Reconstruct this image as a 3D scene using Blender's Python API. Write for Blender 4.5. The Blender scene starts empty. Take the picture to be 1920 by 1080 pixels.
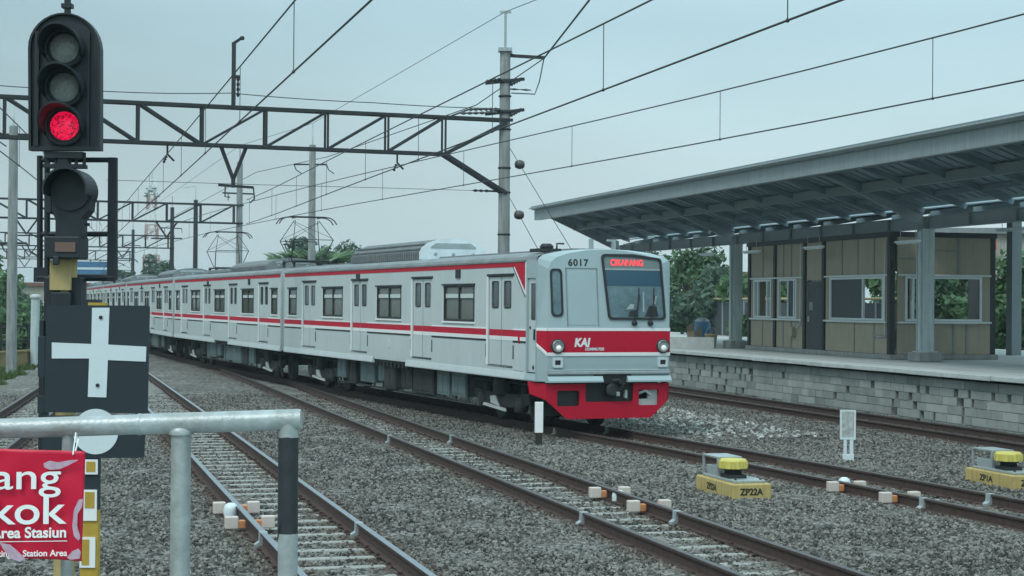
import bpy, math, random
import numpy as np
from mathutils import Matrix, Vector
random.seed(7); rng = np.random.default_rng(7)
S = bpy.context.scene
C = S.collection
R_ = math.radians

# ------------------------------------------------------------------ camera, sky, sun, exposure
F_PX, CAM_H, PITCH, ROLL = 3220.0, 2.45, 28 / 3220.0, 0.008
cd = bpy.data.cameras.new('camera'); cam = bpy.data.objects.new('camera', cd); C.objects.link(cam)
cd.sensor_width = 36.0; cd.lens = 36.0 * F_PX / 1920.0; cd.clip_start = 0.1; cd.clip_end = 5000
CAM_R = Matrix.Rotation(math.pi / 2 + PITCH, 4, 'X') @ Matrix.Rotation(ROLL, 4, 'Z')
cam.matrix_world = Matrix.Translation((0, 0, CAM_H)) @ CAM_R
S.camera = cam

SUN_EL, SUN_AZ = R_(52), R_(215)      # high, behind and to one side of the camera
w = bpy.data.worlds.new('World'); S.world = w; w.use_nodes = True
nt = w.node_tree; nt.nodes.clear()
def N(nt, t, **k):
    n = nt.nodes.new(t)
    for a, b in k.items(): setattr(n, a, b)
    return n
L = lambda nt, a, b: nt.links.new(a, b)
out = N(nt, 'ShaderNodeOutputWorld'); bg = N(nt, 'ShaderNodeBackground'); bg.inputs[1].default_value = 0.1
sky = N(nt, 'ShaderNodeTexSky', sky_type='NISHITA', sun_disc=False)
sky.sun_elevation = SUN_EL; sky.sun_rotation = SUN_AZ; sky.dust_density = 4; sky.air_density = 1.5
tc = N(nt, 'ShaderNodeTexCoord'); sep = N(nt, 'ShaderNodeSeparateXYZ'); L(nt, tc.outputs['Generated'], sep.inputs[0])
ramp = N(nt, 'ShaderNodeValToRGB'); L(nt, sep.outputs['Z'], ramp.inputs[0])
cr = ramp.color_ramp
cr.elements[0].position = 0.0; cr.elements[0].color = (0.63, 0.77, 0.80, 1)
cr.elements[1].position = 1.0; cr.elements[1].color = (1.12, 1.55, 1.70, 1)
for p_, c_ in ((0.05, (0.605, 0.765, 0.805)), (0.16, (0.47, 0.685, 0.765)), (0.42, (0.88, 1.23, 1.35))):
    e = cr.elements.new(p_); e.color = (*c_, 1)
mp = N(nt, 'ShaderNodeMapping'); mp.inputs['Scale'].default_value = (1.6, 1.6, 6.0); L(nt, tc.outputs['Generated'], mp.inputs[0])
nz = N(nt, 'ShaderNodeTexNoise'); nz.inputs['Scale'].default_value = 2.0; nz.inputs['Detail'].default_value = 4; nz.inputs['Roughness'].default_value = .45
L(nt, mp.outputs[0], nz.inputs[0])
# cloud cover is paler towards +X, greyer towards -X
ax = N(nt, 'ShaderNodeMath', operation='MULTIPLY_ADD'); L(nt, sep.outputs['X'], ax.inputs[0]); ax.inputs[1].default_value = .62; ax.inputs[2].default_value = .80
ax2 = N(nt, 'ShaderNodeMath', operation='MULTIPLY_ADD'); L(nt, nz.outputs[0], ax2.inputs[0]); ax2.inputs[1].default_value = .42; L(nt, ax.outputs[0], ax2.inputs[2])
cl = N(nt, 'ShaderNodeClamp'); L(nt, ax2.outputs[0], cl.inputs[0]); cl.inputs['Min'].default_value = .80; cl.inputs['Max'].default_value = 1.13
br = N(nt, 'ShaderNodeMixRGB', blend_type='MULTIPLY'); br.inputs[0].default_value = 1; L(nt, ramp.outputs[0], br.inputs[1])
comb = N(nt, 'ShaderNodeCombineXYZ')
for i in range(3): L(nt, cl.outputs[0], comb.inputs[i])
L(nt, comb.outputs[0], br.inputs[2])
sc10 = N(nt, 'ShaderNodeMixRGB', blend_type='MULTIPLY'); sc10.inputs[0].default_value = 1; L(nt, br.outputs[0], sc10.inputs[1]); sc10.inputs[2].default_value = (10, 10, 10, 1)
mixs = N(nt, 'ShaderNodeMixRGB'); mixs.inputs[0].default_value = .88; L(nt, sky.outputs[0], mixs.inputs[1]); L(nt, sc10.outputs[0], mixs.inputs[2])
L(nt, mixs.outputs[0], bg.inputs[0]); L(nt, bg.outputs[0], out.inputs[0])

sd = bpy.data.lights.new('sun', 'SUN'); sun = bpy.data.objects.new('sun', sd); C.objects.link(sun)
sd.energy = 1.45; sd.angle = R_(18); sd.color = (1.0, .98, .94)
sun.rotation_euler = Vector((math.sin(SUN_AZ) * math.cos(SUN_EL), math.cos(SUN_AZ) * math.cos(SUN_EL), math.sin(SUN_EL))).to_track_quat('Z', 'Y').to_euler()
S.view_settings.view_transform = 'Standard'; S.view_settings.look = 'None'
S.view_settings.exposure = 0.0; S.view_settings.gamma = 1.0; S.view_settings.use_curve_mapping = False

# ------------------------------------------------------------------ coordinates
# rail tops are z = 0; (p, s) runs across / along the station's tracks, which are turned 15 degrees
TH = R_(15.0)
def PS(p, s, z=0.0):
    return Vector((p * math.cos(TH) - s * math.sin(TH), p * math.sin(TH) + s * math.cos(TH), z))
def ray(px, py):
    return CAM_R.to_3x3() @ Vector(((px - 960) / F_PX, -(py - 540) / F_PX, -1))
def at(px, py, D):
    v = ray(px, py); return v * (D / v.y) + Vector((0, 0, CAM_H))
def gp(px, py, z=0.0):
    v = ray(px, py); return v * ((z - CAM_H) / v.z) + Vector((0, 0, CAM_H))
def to_ps(P):
    return P.x * math.cos(TH) + P.y * math.sin(TH), -P.x * math.sin(TH) + P.y * math.cos(TH)

# ------------------------------------------------------------------ materials
MATS = {}
def mat(name, col, rough=.7, metal=0.0, noise=0.0, nscale=6.0, bump=0.0, bscale=40.0, col2=None, emit=0.0, spec=.5, coat=0.0, streak=0.0, detail=6.0):
    if name in MATS: return MATS[name]
    m = bpy.data.materials.new(name); m.use_nodes = True; t = m.node_tree; b = t.nodes['Principled BSDF']
    b.inputs['Base Color'].default_value = (*col, 1); b.inputs['Roughness'].default_value = rough; b.inputs['Metallic'].default_value = metal
    b.inputs['Specular IOR Level'].default_value = spec; b.inputs['Coat Weight'].default_value = coat
    if emit:
        b.inputs['Emission Color'].default_value = (*col, 1); b.inputs['Emission Strength'].default_value = emit
    if noise or bump or streak:
        tcn = N(t, 'ShaderNodeTexCoord')
    last = None
    if noise:
        n = N(t, 'ShaderNodeTexNoise'); n.inputs['Scale'].default_value = nscale; n.inputs['Detail'].default_value = detail; n.inputs['Roughness'].default_value = .65
        L(t, tcn.outputs['Object'], n.inputs[0])
        r = N(t, 'ShaderNodeValToRGB'); r.color_ramp.elements[0].position = .43 if emit else .3; r.color_ramp.elements[1].position = .57 if emit else .7
        c2 = col2 or tuple(c * (1 - noise) for c in col)
        r.color_ramp.elements[0].color = (*c2, 1); r.color_ramp.elements[1].color = (*col, 1)
        L(t, n.outputs[0], r.inputs[0]); last = r.outputs[0]
    if streak:
        mpn = N(t, 'ShaderNodeMapping'); mpn.inputs['Scale'].default_value = (9, 9, .7); L(t, tcn.outputs['Object'], mpn.inputs[0])
        n2 = N(t, 'ShaderNodeTexNoise'); n2.inputs['Scale'].default_value = 1.6; n2.inputs['Detail'].default_value = 5; L(t, mpn.outputs[0], n2.inputs[0])
        r2 = N(t, 'ShaderNodeValToRGB'); r2.color_ramp.elements[0].position = .38; r2.color_ramp.elements[1].position = .62
        k = 1 - streak; r2.color_ramp.elements[0].color = (k, k * .98, k * .94, 1); r2.color_ramp.elements[1].color = (1, 1, 1, 1)
        L(t, n2.outputs[0], r2.inputs[0])
        mx = N(t, 'ShaderNodeMixRGB', blend_type='MULTIPLY'); mx.inputs[0].default_value = 1
        if last is not None: L(t, last, mx.inputs[1])
        else: mx.inputs[1].default_value = (*col, 1)
        L(t, r2.outputs[0], mx.inputs[2]); last = mx.outputs[0]
    if last is not None: L(t, last, b.inputs['Base Color'])
    if emit and last is not None: L(t, last, b.inputs['Emission Color'])
    if bump:
        n = N(t, 'ShaderNodeTexNoise'); n.inputs['Scale'].default_value = bscale; n.inputs['Detail'].default_value = 5
        L(t, tcn.outputs['Object'], n.inputs[0])
        bp = N(t, 'ShaderNodeBump'); bp.inputs['Strength'].default_value = bump; bp.inputs['Distance'].default_value = .02
        L(t, n.outputs[0], bp.inputs['Height']); L(t, bp.outputs[0], b.inputs['Normal'])
    MATS[name] = m; return m

def tint_mat(name, lo, hi, rough=.85, attr='tint', nscale=0, bump=0, bscale=60, trans=0.0):
    m = bpy.data.materials.new(name); m.use_nodes = True; t = m.node_tree; b = t.nodes['Principled BSDF']; b.inputs['Roughness'].default_value = rough
    b.inputs['Specular IOR Level'].default_value = .25
    a = N(t, 'ShaderNodeAttribute', attribute_name=attr)
    r = N(t, 'ShaderNodeValToRGB'); r.color_ramp.elements[0].color = (*lo, 1); r.color_ramp.elements[1].color = (*hi, 1)
    src = a.outputs['Fac']
    tcn = N(t, 'ShaderNodeTexCoord')
    if nscale:
        n = N(t, 'ShaderNodeTexNoise'); n.inputs['Scale'].default_value = nscale; n.inputs['Detail'].default_value = 6; L(t, tcn.outputs['Object'], n.inputs[0])
        mm = N(t, 'ShaderNodeMath', operation='MULTIPLY_ADD'); L(t, n.outputs[0], mm.inputs[0]); mm.inputs[1].default_value = .6; 
        m2 = N(t, 'ShaderNodeMath', operation='MULTIPLY_ADD'); L(t, src, m2.inputs[0]); m2.inputs[1].default_value = .8; m2.inputs[2].default_value = -.2
        L(t, m2.outputs[0], mm.inputs[2]); src = mm.outputs[0]
    L(t, src, r.inputs[0]); L(t, r.outputs[0], b.inputs['Base Color'])
    if name == 'crushed_stone':
        a2 = N(t, 'ShaderNodeAttribute', attribute_name='rust'); mxr = N(t, 'ShaderNodeMixRGB'); L(t, a2.outputs['Fac'], mxr.inputs[0]); L(t, r.outputs[0], mxr.inputs[1]); mxr.inputs[2].default_value = (.11, .068, .05, 1); L(t, mxr.outputs[0], b.inputs['Base Color'])
    if trans:
        b.inputs['Subsurface Weight'].default_value = 0
        tr = N(t, 'ShaderNodeBsdfTranslucent'); L(t, r.outputs[0], tr.inputs[0]); ms = N(t, 'ShaderNodeMixShader'); ms.inputs[0].default_value = trans
        L(t, b.outputs[0], ms.inputs[1]); L(t, tr.outputs[0], ms.inputs[2]); L(t, ms.outputs[0], t.nodes['Material Output'].inputs[0])
    if bump:
        n = N(t, 'ShaderNodeTexNoise'); n.inputs['Scale'].default_value = bscale; n.inputs['Detail'].default_value = 5; L(t, tcn.outputs['Object'], n.inputs[0])
        bp = N(t, 'ShaderNodeBump'); bp.inputs['Strength'].default_value = bump; bp.inputs['Distance'].default_value = .02
        L(t, n.outputs[0], bp.inputs['Height']); L(t, bp.outputs[0], b.inputs['Normal'])
    MATS[name] = m; return m

M_body = mat('silver_paint', (.56, .64, .66), .42, .05, noise=.08, nscale=.9, streak=.05)
M_cab = mat('cab_grey_paint', (.37, .475, .495), .35, .1, noise=.08, nscale=1.5)
M_roofpaint = mat('roof_grey', (.24, .275, .285), .65, 0, noise=.35, nscale=2.5)
M_red = mat('red_paint', (.52, .006, .034), .55, 0, noise=.12, nscale=3, spec=.25)
M_white = mat('white_paint', (.82, .85, .85), .5, 0, noise=.07, nscale=4)
M_rubber = mat('black_rubber', (.015, .018, .02), .6)
M_dark = mat('dark_steel', (.028, .034, .038), .55, .2, noise=.3, nscale=5)
M_under = mat('underframe_grime', (.034, .038, .04), .85, 0, noise=.4, nscale=4, bump=.3)
M_teal = mat('teal_grey_box', (.14, .205, .215), .6, 0, noise=.35, nscale=3, streak=.2)
M_glass = mat('tinted_glass', (.028, .034, .036), .08, 0, spec=.7)
M_blind = mat('window_glass', (.12, .125, .118), .12, 0, noise=.3, nscale=1.1, spec=.6)
M_lightglass = mat('grey_glass', (.17, .26, .29), .1, 0, noise=.45, nscale=4.0, spec=.7)
M_blueband = mat('blue_sun_band', (.04, .10, .145), .15, 0, spec=.6)
M_panelgrey = mat('display_panel', (.16, .215, .22), .3)
M_led = mat('led_red', (1.0, .07, .08), .5, emit=.7)
M_lamp = mat('lamp_lens', (.8, .82, .8), .1, 0, emit=.25)
M_chrome = mat('chrome', (.36, .39, .40), .35, .8)
M_rust = mat('rusty_rail', (.085, .050, .040), .85, 0, noise=.5, nscale=14, col2=(.036, .026, .024), bump=.2)
M_railtop = mat('worn_rail_head', (.42, .46, .50), .3, .9, noise=.2, nscale=5)
M_railtop2 = mat('dull_rail_head', (.13, .12, .12), .45, .6, noise=.35, nscale=7)
M_sleeper = mat('concrete_sleeper', (.34, .35, .32), .9, 0, noise=.35, nscale=9, bump=.3)
M_concrete = mat('grey_concrete', (.30, .325, .325), .9, 0, noise=.22, nscale=2.2, bump=.25, streak=.22)
M_pole = mat('spun_concrete_pole', (.34, .37, .37), .9, 0, noise=.3, nscale=1.7, bump=.2, streak=.28)
M_coping = mat('coping_concrete', (.55, .60, .59), .9, 0, noise=.3, nscale=2.5, bump=.3)
M_deck = mat('platform_deck', (.44, .48, .47), .9, 0, noise=.3, nscale=1.3, bump=.2)
M_galv = mat('galvanised_steel', (.43, .50, .52), .42, .3, noise=.2, nscale=8, streak=.1)
M_roofbeam = mat('roof_beam_paint', (.25, .30, .315), .6, 0, noise=.15, nscale=2)
M_fascia = mat('fascia_paint', (.27, .335, .355), .5, 0, noise=.12, nscale=1.5, streak=.12)
M_roofdark = mat('roof_sheet', (.20, .275, .31), .65, .1, noise=.25, nscale=1.3)
M_col = mat('column_paint', (.50, .60, .615), .55, 0, noise=.12, nscale=4, streak=.16)
M_ply = mat('plywood_panel', (.36, .325, .25), .8, 0, noise=.10, nscale=2, streak=.06)
M_batten = mat('batten_grey', (.24, .27, .265), .7, 0, noise=.2, nscale=6)
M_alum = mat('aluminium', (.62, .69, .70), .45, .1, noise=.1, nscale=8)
M_doorgrey = mat('door_grey', (.05, .062, .068), .6, 0, noise=.2, nscale=4)
M_black = mat('signal_black', (.016, .027, .035), .55, 0, noise=.25, nscale=9, streak=.15)
M_blackbd = mat('board_black', (.016, .030, .040), .5, 0, noise=.15, nscale=8)
M_refl = mat('white_reflective', (.64, .74, .77), .35, 0, noise=.05, nscale=20)
M_lensgrey = mat('unlit_lens', (.34, .37, .36), .3, 0, noise=.4, nscale=45, detail=3)
M_yellow = mat('yellow_paint', (.50, .33, .045), .6, 0, noise=.25, nscale=9)
M_ochre = mat('ochre_paint', (.45, .36, .16), .65, 0, noise=.2, nscale=10)
M_box = mat('cast_yellow_block', (.54, .42, .16), .75, 0, noise=.18, nscale=5, streak=.2)
M_capyel = mat('yellow_plastic', (.62, .55, .13), .5, 0, noise=.15, nscale=14)
M_ink = mat('black_ink', (.02, .02, .015), .7)
M_orange = mat('orange_housing', (.62, .25, .10), .6, 0, noise=.2, nscale=20)
M_sensor = mat('white_housing', (.60, .53, .48), .5, 0, noise=.1, nscale=18)
M_wire = mat('copper_wire', (.05, .058, .06), .6, .3)
M_insul = mat('insulator', (.06, .06, .058), .35)
M_pipe = mat('galvanised_pipe', (.46, .53, .55), .4, .25, noise=.3, nscale=22, col2=(.30, .335, .335), streak=.12, bump=.12, bscale=90)
M_blue = mat('blue_panel', (.05, .17, .32), .5, 0, noise=.15, nscale=2)
M_vinyl = mat('red_vinyl', (.58, .009, .045), .4, 0, noise=.1, nscale=5, spec=.35)
M_redwhite = mat('tower_red', (.40, .25, .24), .6)
M_bark = mat('bark', (.09, .07, .055), .9, 0, noise=.4, nscale=9, bump=.4)
M_wallyel = mat('yellow_wall', (.36, .28, .13), .9, 0, noise=.25, nscale=1.5, streak=.25)
M_grass = tint_mat('grass_blades', (.035, .07, .02), (.10, .155, .045), .7)
M_leafA = tint_mat('leaf_deep', (.028, .075, .04), (.12, .21, .10), .55, trans=.25)
M_leafB = tint_mat('leaf_fresh', (.042, .105, .045), (.17, .29, .13), .55, trans=.3)
M_leafC = tint_mat('leaf_grey', (.03, .07, .05), (.125, .19, .135), .6, trans=.25)
M_stone = tint_mat('crushed_stone', (.046, .047, .042), (.275, .272, .245), .9)
M_block = tint_mat('block_masonry', (.15, .17, .162), (.43, .47, .45), .9, nscale=4, bump=.3, bscale=25)

# ------------------------------------------------------------------ mesh builder
class MB:
    def __init__(s): s.v = []; s.f = []; s.m = []; s.sm = []
    def add(s, vs, fs, mi=0, smooth=False):
        o = len(s.v); s.v += [tuple(v) for v in vs]
        for f in fs: s.f.append(tuple(i + o for i in f)); s.m.append(mi); s.sm.append(smooth)
        return s
    def box(s, x0, x1, y0, y1, z0, z1, mi=0):
        v = [(x, y, z) for z in (z0, z1) for y in (y0, y1) for x in (x0, x1)]
        return s.add(v, [(0, 2, 3, 1), (4, 5, 7, 6), (0, 1, 5, 4), (2, 6, 7, 3), (0, 4, 6, 2), (1, 3, 7, 5)], mi)
    def beam(s, a, b, wx, wz, mi=0, up=(0, 0, 1)):
        a = Vector(a); b = Vector(b); d = (b - a).normalized(); u = Vector(up)
        if abs(d.dot(u)) > .98: u = Vector((0, 1, 0))
        sx = d.cross(u).normalized() * (wx / 2); sz = sx.cross(d).normalized() * (wz / 2)
        v = [a - sx - sz, a + sx - sz, a + sx + sz, a - sx + sz, b - sx - sz, b + sx - sz, b + sx + sz, b - sx + sz]
        return s.add(v, [(0, 3, 2, 1), (4, 5, 6, 7), (0, 1, 5, 4), (1, 2, 6, 5), (2, 3, 7, 6), (3, 0, 4, 7)], mi)
    def tube(s, pts, r, seg=8, mi=0, cap=True):
        pts = [Vector(p) for p in pts]; n = len(pts); rs = r if isinstance(r, (list, tuple)) else [r] * n
        vs = []; prev = None
        for i, p in enumerate(pts):
            d = (pts[min(i + 1, n - 1)] - pts[max(i - 1, 0)]).normalized()
            if prev is None:
                u = Vector((0, 0, 1)) if abs(d.z) < .9 else Vector((1, 0, 0)); a = d.cross(u).normalized()
            else: a = (prev - d * prev.dot(d)).normalized()
            prev = a; b = d.cross(a)
            for k in range(seg):
                t = 2 * math.pi * k / seg; vs.append(p + (a * math.cos(t) + b * math.sin(t)) * rs[i])
        fs = [(i * seg + k, i * seg + (k + 1) % seg, (i + 1) * seg + (k + 1) % seg, (i + 1) * seg + k) for i in range(n - 1) for k in range(seg)]
        s.add(vs, fs, mi, seg > 5)
        if cap: s.add(vs[:seg], [tuple(reversed(range(seg)))], mi); s.add(vs[-seg:], [tuple(range(seg))], mi)
        return s
    def prism(s, poly, axis, a0, a1, mi=0):
        n = len(poly)
        def P(q, a): return {'x': (a, q[0], q[1]), 'y': (q[0], a, q[1]), 'z': (q[0], q[1], a)}[axis]
        v = [P(q, a0) for q in poly] + [P(q, a1) for q in poly]
        return s.add(v, [tuple(reversed(range(n))), tuple(range(n, 2 * n))] + [(i, (i + 1) % n, n + (i + 1) % n, n + i) for i in range(n)], mi)
    def lathe(s, prof, c=(0, 0, 0), seg=16, mi=0, axis='z', smooth=True):
        n = len(prof); vs = []
        for r, h in prof:
            for k in range(seg):
                t = 2 * math.pi * k / seg; a, b = r * math.cos(t), r * math.sin(t)
                q = {'z': (a, b, h), 'y': (a, h, b), 'x': (h, a, b)}[axis]; vs.append((q[0] + c[0], q[1] + c[1], q[2] + c[2]))
        fs = [(i * seg + k, i * seg + (k + 1) % seg, (i + 1) * seg + (k + 1) % seg, (i + 1) * seg + k) for i in range(n - 1) for k in range(seg)]
        s.add(vs, fs, mi, smooth); s.add(vs[:seg], [tuple(range(seg))], mi); s.add(vs[-seg:], [tuple(range(seg))], mi); return s
    def xform(s, fn): s.v = [tuple(fn(*v)) for v in s.v]; return s
    def build(s, name, mats, parent=None, loc=None, rz=0.0, bev=0.0):
        me = bpy.data.meshes.new(name); me.from_pydata(s.v, [], s.f)
        for m in (mats if isinstance(mats, (list, tuple)) else [mats]): me.materials.append(m)
        me.polygons.foreach_set('material_index', s.m); me.polygons.foreach_set('use_smooth', s.sm)
        import bmesh
        b = bmesh.new(); b.from_mesh(me); bmesh.ops.recalc_face_normals(b, faces=b.faces); b.to_mesh(me); b.free(); me.update()
        o = bpy.data.objects.new(name, me); C.objects.link(o)
        if parent: o.parent = parent
        if loc is not None: o.location = loc
        o.rotation_euler.z = rz
        if bev:
            bm_ = o.modifiers.new('bevel', 'BEVEL'); bm_.width = bev; bm_.segments = 2; bm_.limit_method = 'ANGLE'; bm_.angle_limit = R_(40)
        return o

def plate(polys, y0, y1, mb=None, mi=0):
    """polygons in (x, z), the later ones holes in the first, given thickness from y0 to y1"""
    mb = mb or MB()
    cu = bpy.data.curves.new('tmp', 'CURVE'); cu.dimensions = '2D'; cu.fill_mode = 'BOTH'; cu.extrude = abs(y1 - y0) / 2
    for poly in polys:
        sp = cu.splines.new('POLY'); sp.points.add(len(poly) - 1); sp.use_cyclic_u = True
        for i, q in enumerate(poly): sp.points[i].co = (q[0], q[1], 0, 1)
    ob = bpy.data.objects.new('tmp', cu); C.objects.link(ob)
    me = bpy.data.meshes.new_from_object(ob.evaluated_get(bpy.context.evaluated_depsgraph_get()))
    ym = (y0 + y1) / 2
    mb.add([(v.co.x, ym - v.co.z, v.co.y) for v in me.vertices], [tuple(p.vertices) for p in me.polygons], mi)
    bpy.data.objects.remove(ob); bpy.data.curves.remove(cu); bpy.data.meshes.remove(me)
    return mb
def lettering(txt, height, x, z, y, mb=None, mi=0, align='LEFT', bold=0.0, shear=0.0, width=None, spacing=1.0, depth=.002):
    """text standing in the x-z plane facing -y; height is the height of a capital"""
    mb = mb or MB()
    cu = bpy.data.curves.new('tmp', 'FONT'); cu.body = txt; cu.size = height / .7; cu.align_x = align; cu.offset = bold; cu.shear = shear; cu.space_character = spacing; cu.extrude = depth
    ob = bpy.data.objects.new('tmp', cu); C.objects.link(ob)
    me = bpy.data.meshes.new_from_object(ob.evaluated_get(bpy.context.evaluated_depsgraph_get()))
    k = 1.0
    if width:
        xs = [v.co.x for v in me.vertices]; k = width / (max(xs) - min(xs))
    mb.add([(x + v.co.x * k, y - v.co.z, z + v.co.y) for v in me.vertices], [tuple(p.vertices) for p in me.polygons], mi)
    bpy.data.objects.remove(ob); bpy.data.curves.remove(cu); bpy.data.meshes.remove(me)
    return mb
def rect(x0, x1, z0, z1): return [(x0, z0), (x1, z0), (x1, z1), (x0, z1)]
def rounded(poly, r, n=4):
    out = []; m = len(poly)
    for i in range(m):
        a, b, c = Vector(poly[i - 1]), Vector(poly[i]), Vector(poly[(i + 1) % m])
        d0 = (a - b).normalized(); d1 = (c - b).normalized(); ang = d0.angle(d1); t = r / math.tan(ang / 2)
        p0 = b + d0 * t; p1 = b + d1 * t
        for k in range(n + 1):
            u = k / n; out.append(tuple((p0 * (1 - u) ** 2 + b * 2 * u * (1 - u) + p1 * u * u)))
    return out
def circle(cx, cz, r, n=24): return [(cx + r * math.cos(2 * math.pi * k / n), cz + r * math.sin(2 * math.pi * k / n)) for k in range(n)]

def tag(o, label=None, cat=None, group=None, kind=None):
    if label: o['label'] = label
    if cat: o['category'] = cat
    if group: o['group'] = group
    if kind: o['kind'] = kind
    return o
def thing(name, label, cat, loc=(0, 0, 0), rz=0.0, group=None):
    o = bpy.data.objects.new(name, None); C.objects.link(o); o.location = loc; o.rotation_euler.z = rz
    return tag(o, label, cat, group)
def copy_tree(o, parent=None):
    c = o.copy(); C.objects.link(c)
    if parent: c.parent = parent
    for ch in list(o.children): copy_tree(ch, c)
    return c
def npmesh(name, verts, faces, material, tint=None, parent=None, smooth=False):
    me = bpy.data.meshes.new(name); nv, nf, k = len(verts), len(faces), faces.shape[1]
    me.vertices.add(nv); me.vertices.foreach_set('co', verts.astype(np.float32).ravel())
    me.loops.add(nf * k); me.loops.foreach_set('vertex_index', faces.astype(np.int32).ravel())
    me.polygons.add(nf); me.polygons.foreach_set('loop_start', np.arange(0, nf * k, k, dtype=np.int32))
    me.polygons.foreach_set('use_smooth', np.full(nf, bool(smooth)))
    if tint is not None:
        a = me.attributes.new('tint', 'FLOAT', 'POINT'); a.data.foreach_set('value', tint.astype(np.float32))
    me.materials.append(material); me.update(calc_edges=True)
    o = bpy.data.objects.new(name, me); C.objects.link(o)
    if parent: o.parent = parent
    return o

# ------------------------------------------------------------------ track centre lines in (s, p)
def smooth_line(pts, step=1.0):
    s = np.array([q[0] for q in pts], float); p = np.array([q[1] for q in pts], float)
    ss = np.arange(s[0], s[-1] + .01, step); pp = np.interp(ss, s, p)
    k = np.ones(9) / 9; pad = np.concatenate([np.full(4, pp[0]) + (pp[1] - pp[0]) * np.arange(-4, 0), pp, np.full(4, pp[-1]) + (pp[-1] - pp[-2]) * np.arange(1, 5)])
    return ss, np.convolve(pad, k, 'valid')
T_FAR = smooth_line([(-6, -4.0), (10, -2.75), (28.9, -1.32), (38.9, -.5), (53, .45), (70, 1.6), (90, 2.5)])
T_LEFT = smooth_line([(-6, 2.82), (14, 2.77), (40, 2.7), (56, 2.62), (130, 2.4)])
T_MID = smooth_line([(-6, 6.65), (16, 6.64), (40, 6.58), (55, 6.62), (64, 6.4)])
T_TRAIN = smooth_line([(-6, 12.0), (10, 11.9), (18, 11.5), (24, 11.1), (31, 10.38), (50.5, 8.0), (70, 6.2), (89.5, 5.15), (109, 4.55), (128, 4.0), (148, 3.5)])
T_PLAT = smooth_line([(-6, 17.4), (140, 17.4)])
TRACKS = [T_FAR, T_LEFT, T_MID, T_TRAIN, T_PLAT]
def pc(T, s): return float(np.interp(s, T[0], T[1]))

# ------------------------------------------------------------------ ground, ballast, stones
m = bpy.data.materials.new('earth'); m.use_nodes = True; t = m.node_tree; b = t.nodes['Principled BSDF']; b.inputs['Roughness'].default_value = .95
tcn = N(t, 'ShaderNodeTexCoord'); n1 = N(t, 'ShaderNodeTexNoise'); n1.inputs['Scale'].default_value = .25; n1.inputs['Detail'].default_value = 8; L(t, tcn.outputs['Object'], n1.inputs[0])
r1 = N(t, 'ShaderNodeValToRGB'); r1.color_ramp.elements[0].color = (.05, .085, .03, 1); r1.color_ramp.elements[1].color = (.16, .15, .11, 1); r1.color_ramp.elements[0].position = .42; r1.color_ramp.elements[1].position = .62
L(t, n1.outputs[0], r1.inputs[0]); L(t, r1.outputs[0], b.inputs['Base Color'])
g = MB().add([(-1400, -150, -.5), (1400, -150, -.5), (1400, 2600, -.5), (-1400, 2600, -.5)], [(0, 1, 2, 3)]).build('ground', m); tag(g, kind='structure')

def ballast_z(p, s):
    z = np.full_like(p, -.145)
    for T in TRACKS[:]:
        if T is T_MID: c = np.where(s < 63, np.interp(s, T[0], T[1]), 99)
        else: c = np.interp(s, T[0], T[1])
        d = np.abs(p - c)
        lo = -.188 if (T is T_LEFT or T is T_FAR) else (-.18 if T is T_MID else -.172); z = np.where(d < .5, np.minimum(z, lo), np.where(d < .72, np.minimum(z, lo + (d - .5) / .22 * .02), z))
    return z
sv = np.concatenate([np.arange(-4, 8, 1.0), np.arange(8, 50, .16), np.arange(50, 135, .6)])
uv_ = np.linspace(0, 1, 170)
Sg, Ug = np.meshgrid(sv, uv_, indexing='ij')
left_edge = np.interp(Sg, T_FAR[0], T_FAR[1]) - 2.5 + .25 * np.sin(Sg * 1.3) * np.sin(Sg * .37)
Pg = left_edge + Ug * (19.05 - left_edge)
Zg = ballast_z(Pg, Sg) + (rng.random(Pg.shape) - .5) * .03 + .02 * np.sin(Sg * 2.1 + Pg * 1.7) * np.sin(Pg * 2.9 - Sg * .8)
Zg = np.where(Ug < .02, -.55, Zg)
X = Pg * math.cos(TH) - Sg * math.sin(TH); Y = Pg * math.sin(TH) + Sg * math.cos(TH)
V = np.stack([X, Y, Zg], -1).reshape(-1, 3); nr, ncol = Sg.shape
idx = np.arange(nr * ncol).reshape(nr, ncol)
Fq = np.stack([idx[:-1, :-1], idx[:-1, 1:], idx[1:, 1:], idx[1:, :-1]], -1).reshape(-1, 4)
railnear = np.full(Pg.shape, 9.0)
for T in TRACKS: railnear = np.minimum(railnear, np.abs(np.abs(Pg - np.interp(Sg, T[0], T[1])) - .565))
rusty = np.clip(1 - railnear / .4, 0, 1) ** 1.5
m = bpy.data.materials.new('ballast'); m.use_nodes = True; t = m.node_tree; b = t.nodes['Principled BSDF']; b.inputs['Roughness'].default_value = .92; b.inputs['Specular IOR Level'].default_value = .2
tcn = N(t, 'ShaderNodeTexCoord')
vo = N(t, 'ShaderNodeTexVoronoi'); vo.inputs['Scale'].default_value = 15; L(t, tcn.outputs['Object'], vo.inputs[0])
sp_ = N(t, 'ShaderNodeSeparateColor'); L(t, vo.outputs['Color'], sp_.inputs[0])
r1 = N(t, 'ShaderNodeValToRGB'); r1.color_ramp.elements[0].color = (.055, .057, .051, 1); r1.color_ramp.elements[1].color = (.275, .275, .25, 1); L(t, sp_.outputs[0], r1.inputs[0])
n1 = N(t, 'ShaderNodeTexNoise'); n1.inputs['Scale'].default_value = .7; n1.inputs['Detail'].default_value = 5; L(t, tcn.outputs['Object'], n1.inputs[0])
r2 = N(t, 'ShaderNodeValToRGB'); r2.color_ramp.elements[0].color = (.72, .72, .70, 1); r2.color_ramp.elements[1].color = (1.05, 1.05, 1.05, 1); r2.color_ramp.elements[0].position = .35; r2.color_ramp.elements[1].position = .65; L(t, n1.outputs[0], r2.inputs[0])
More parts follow.
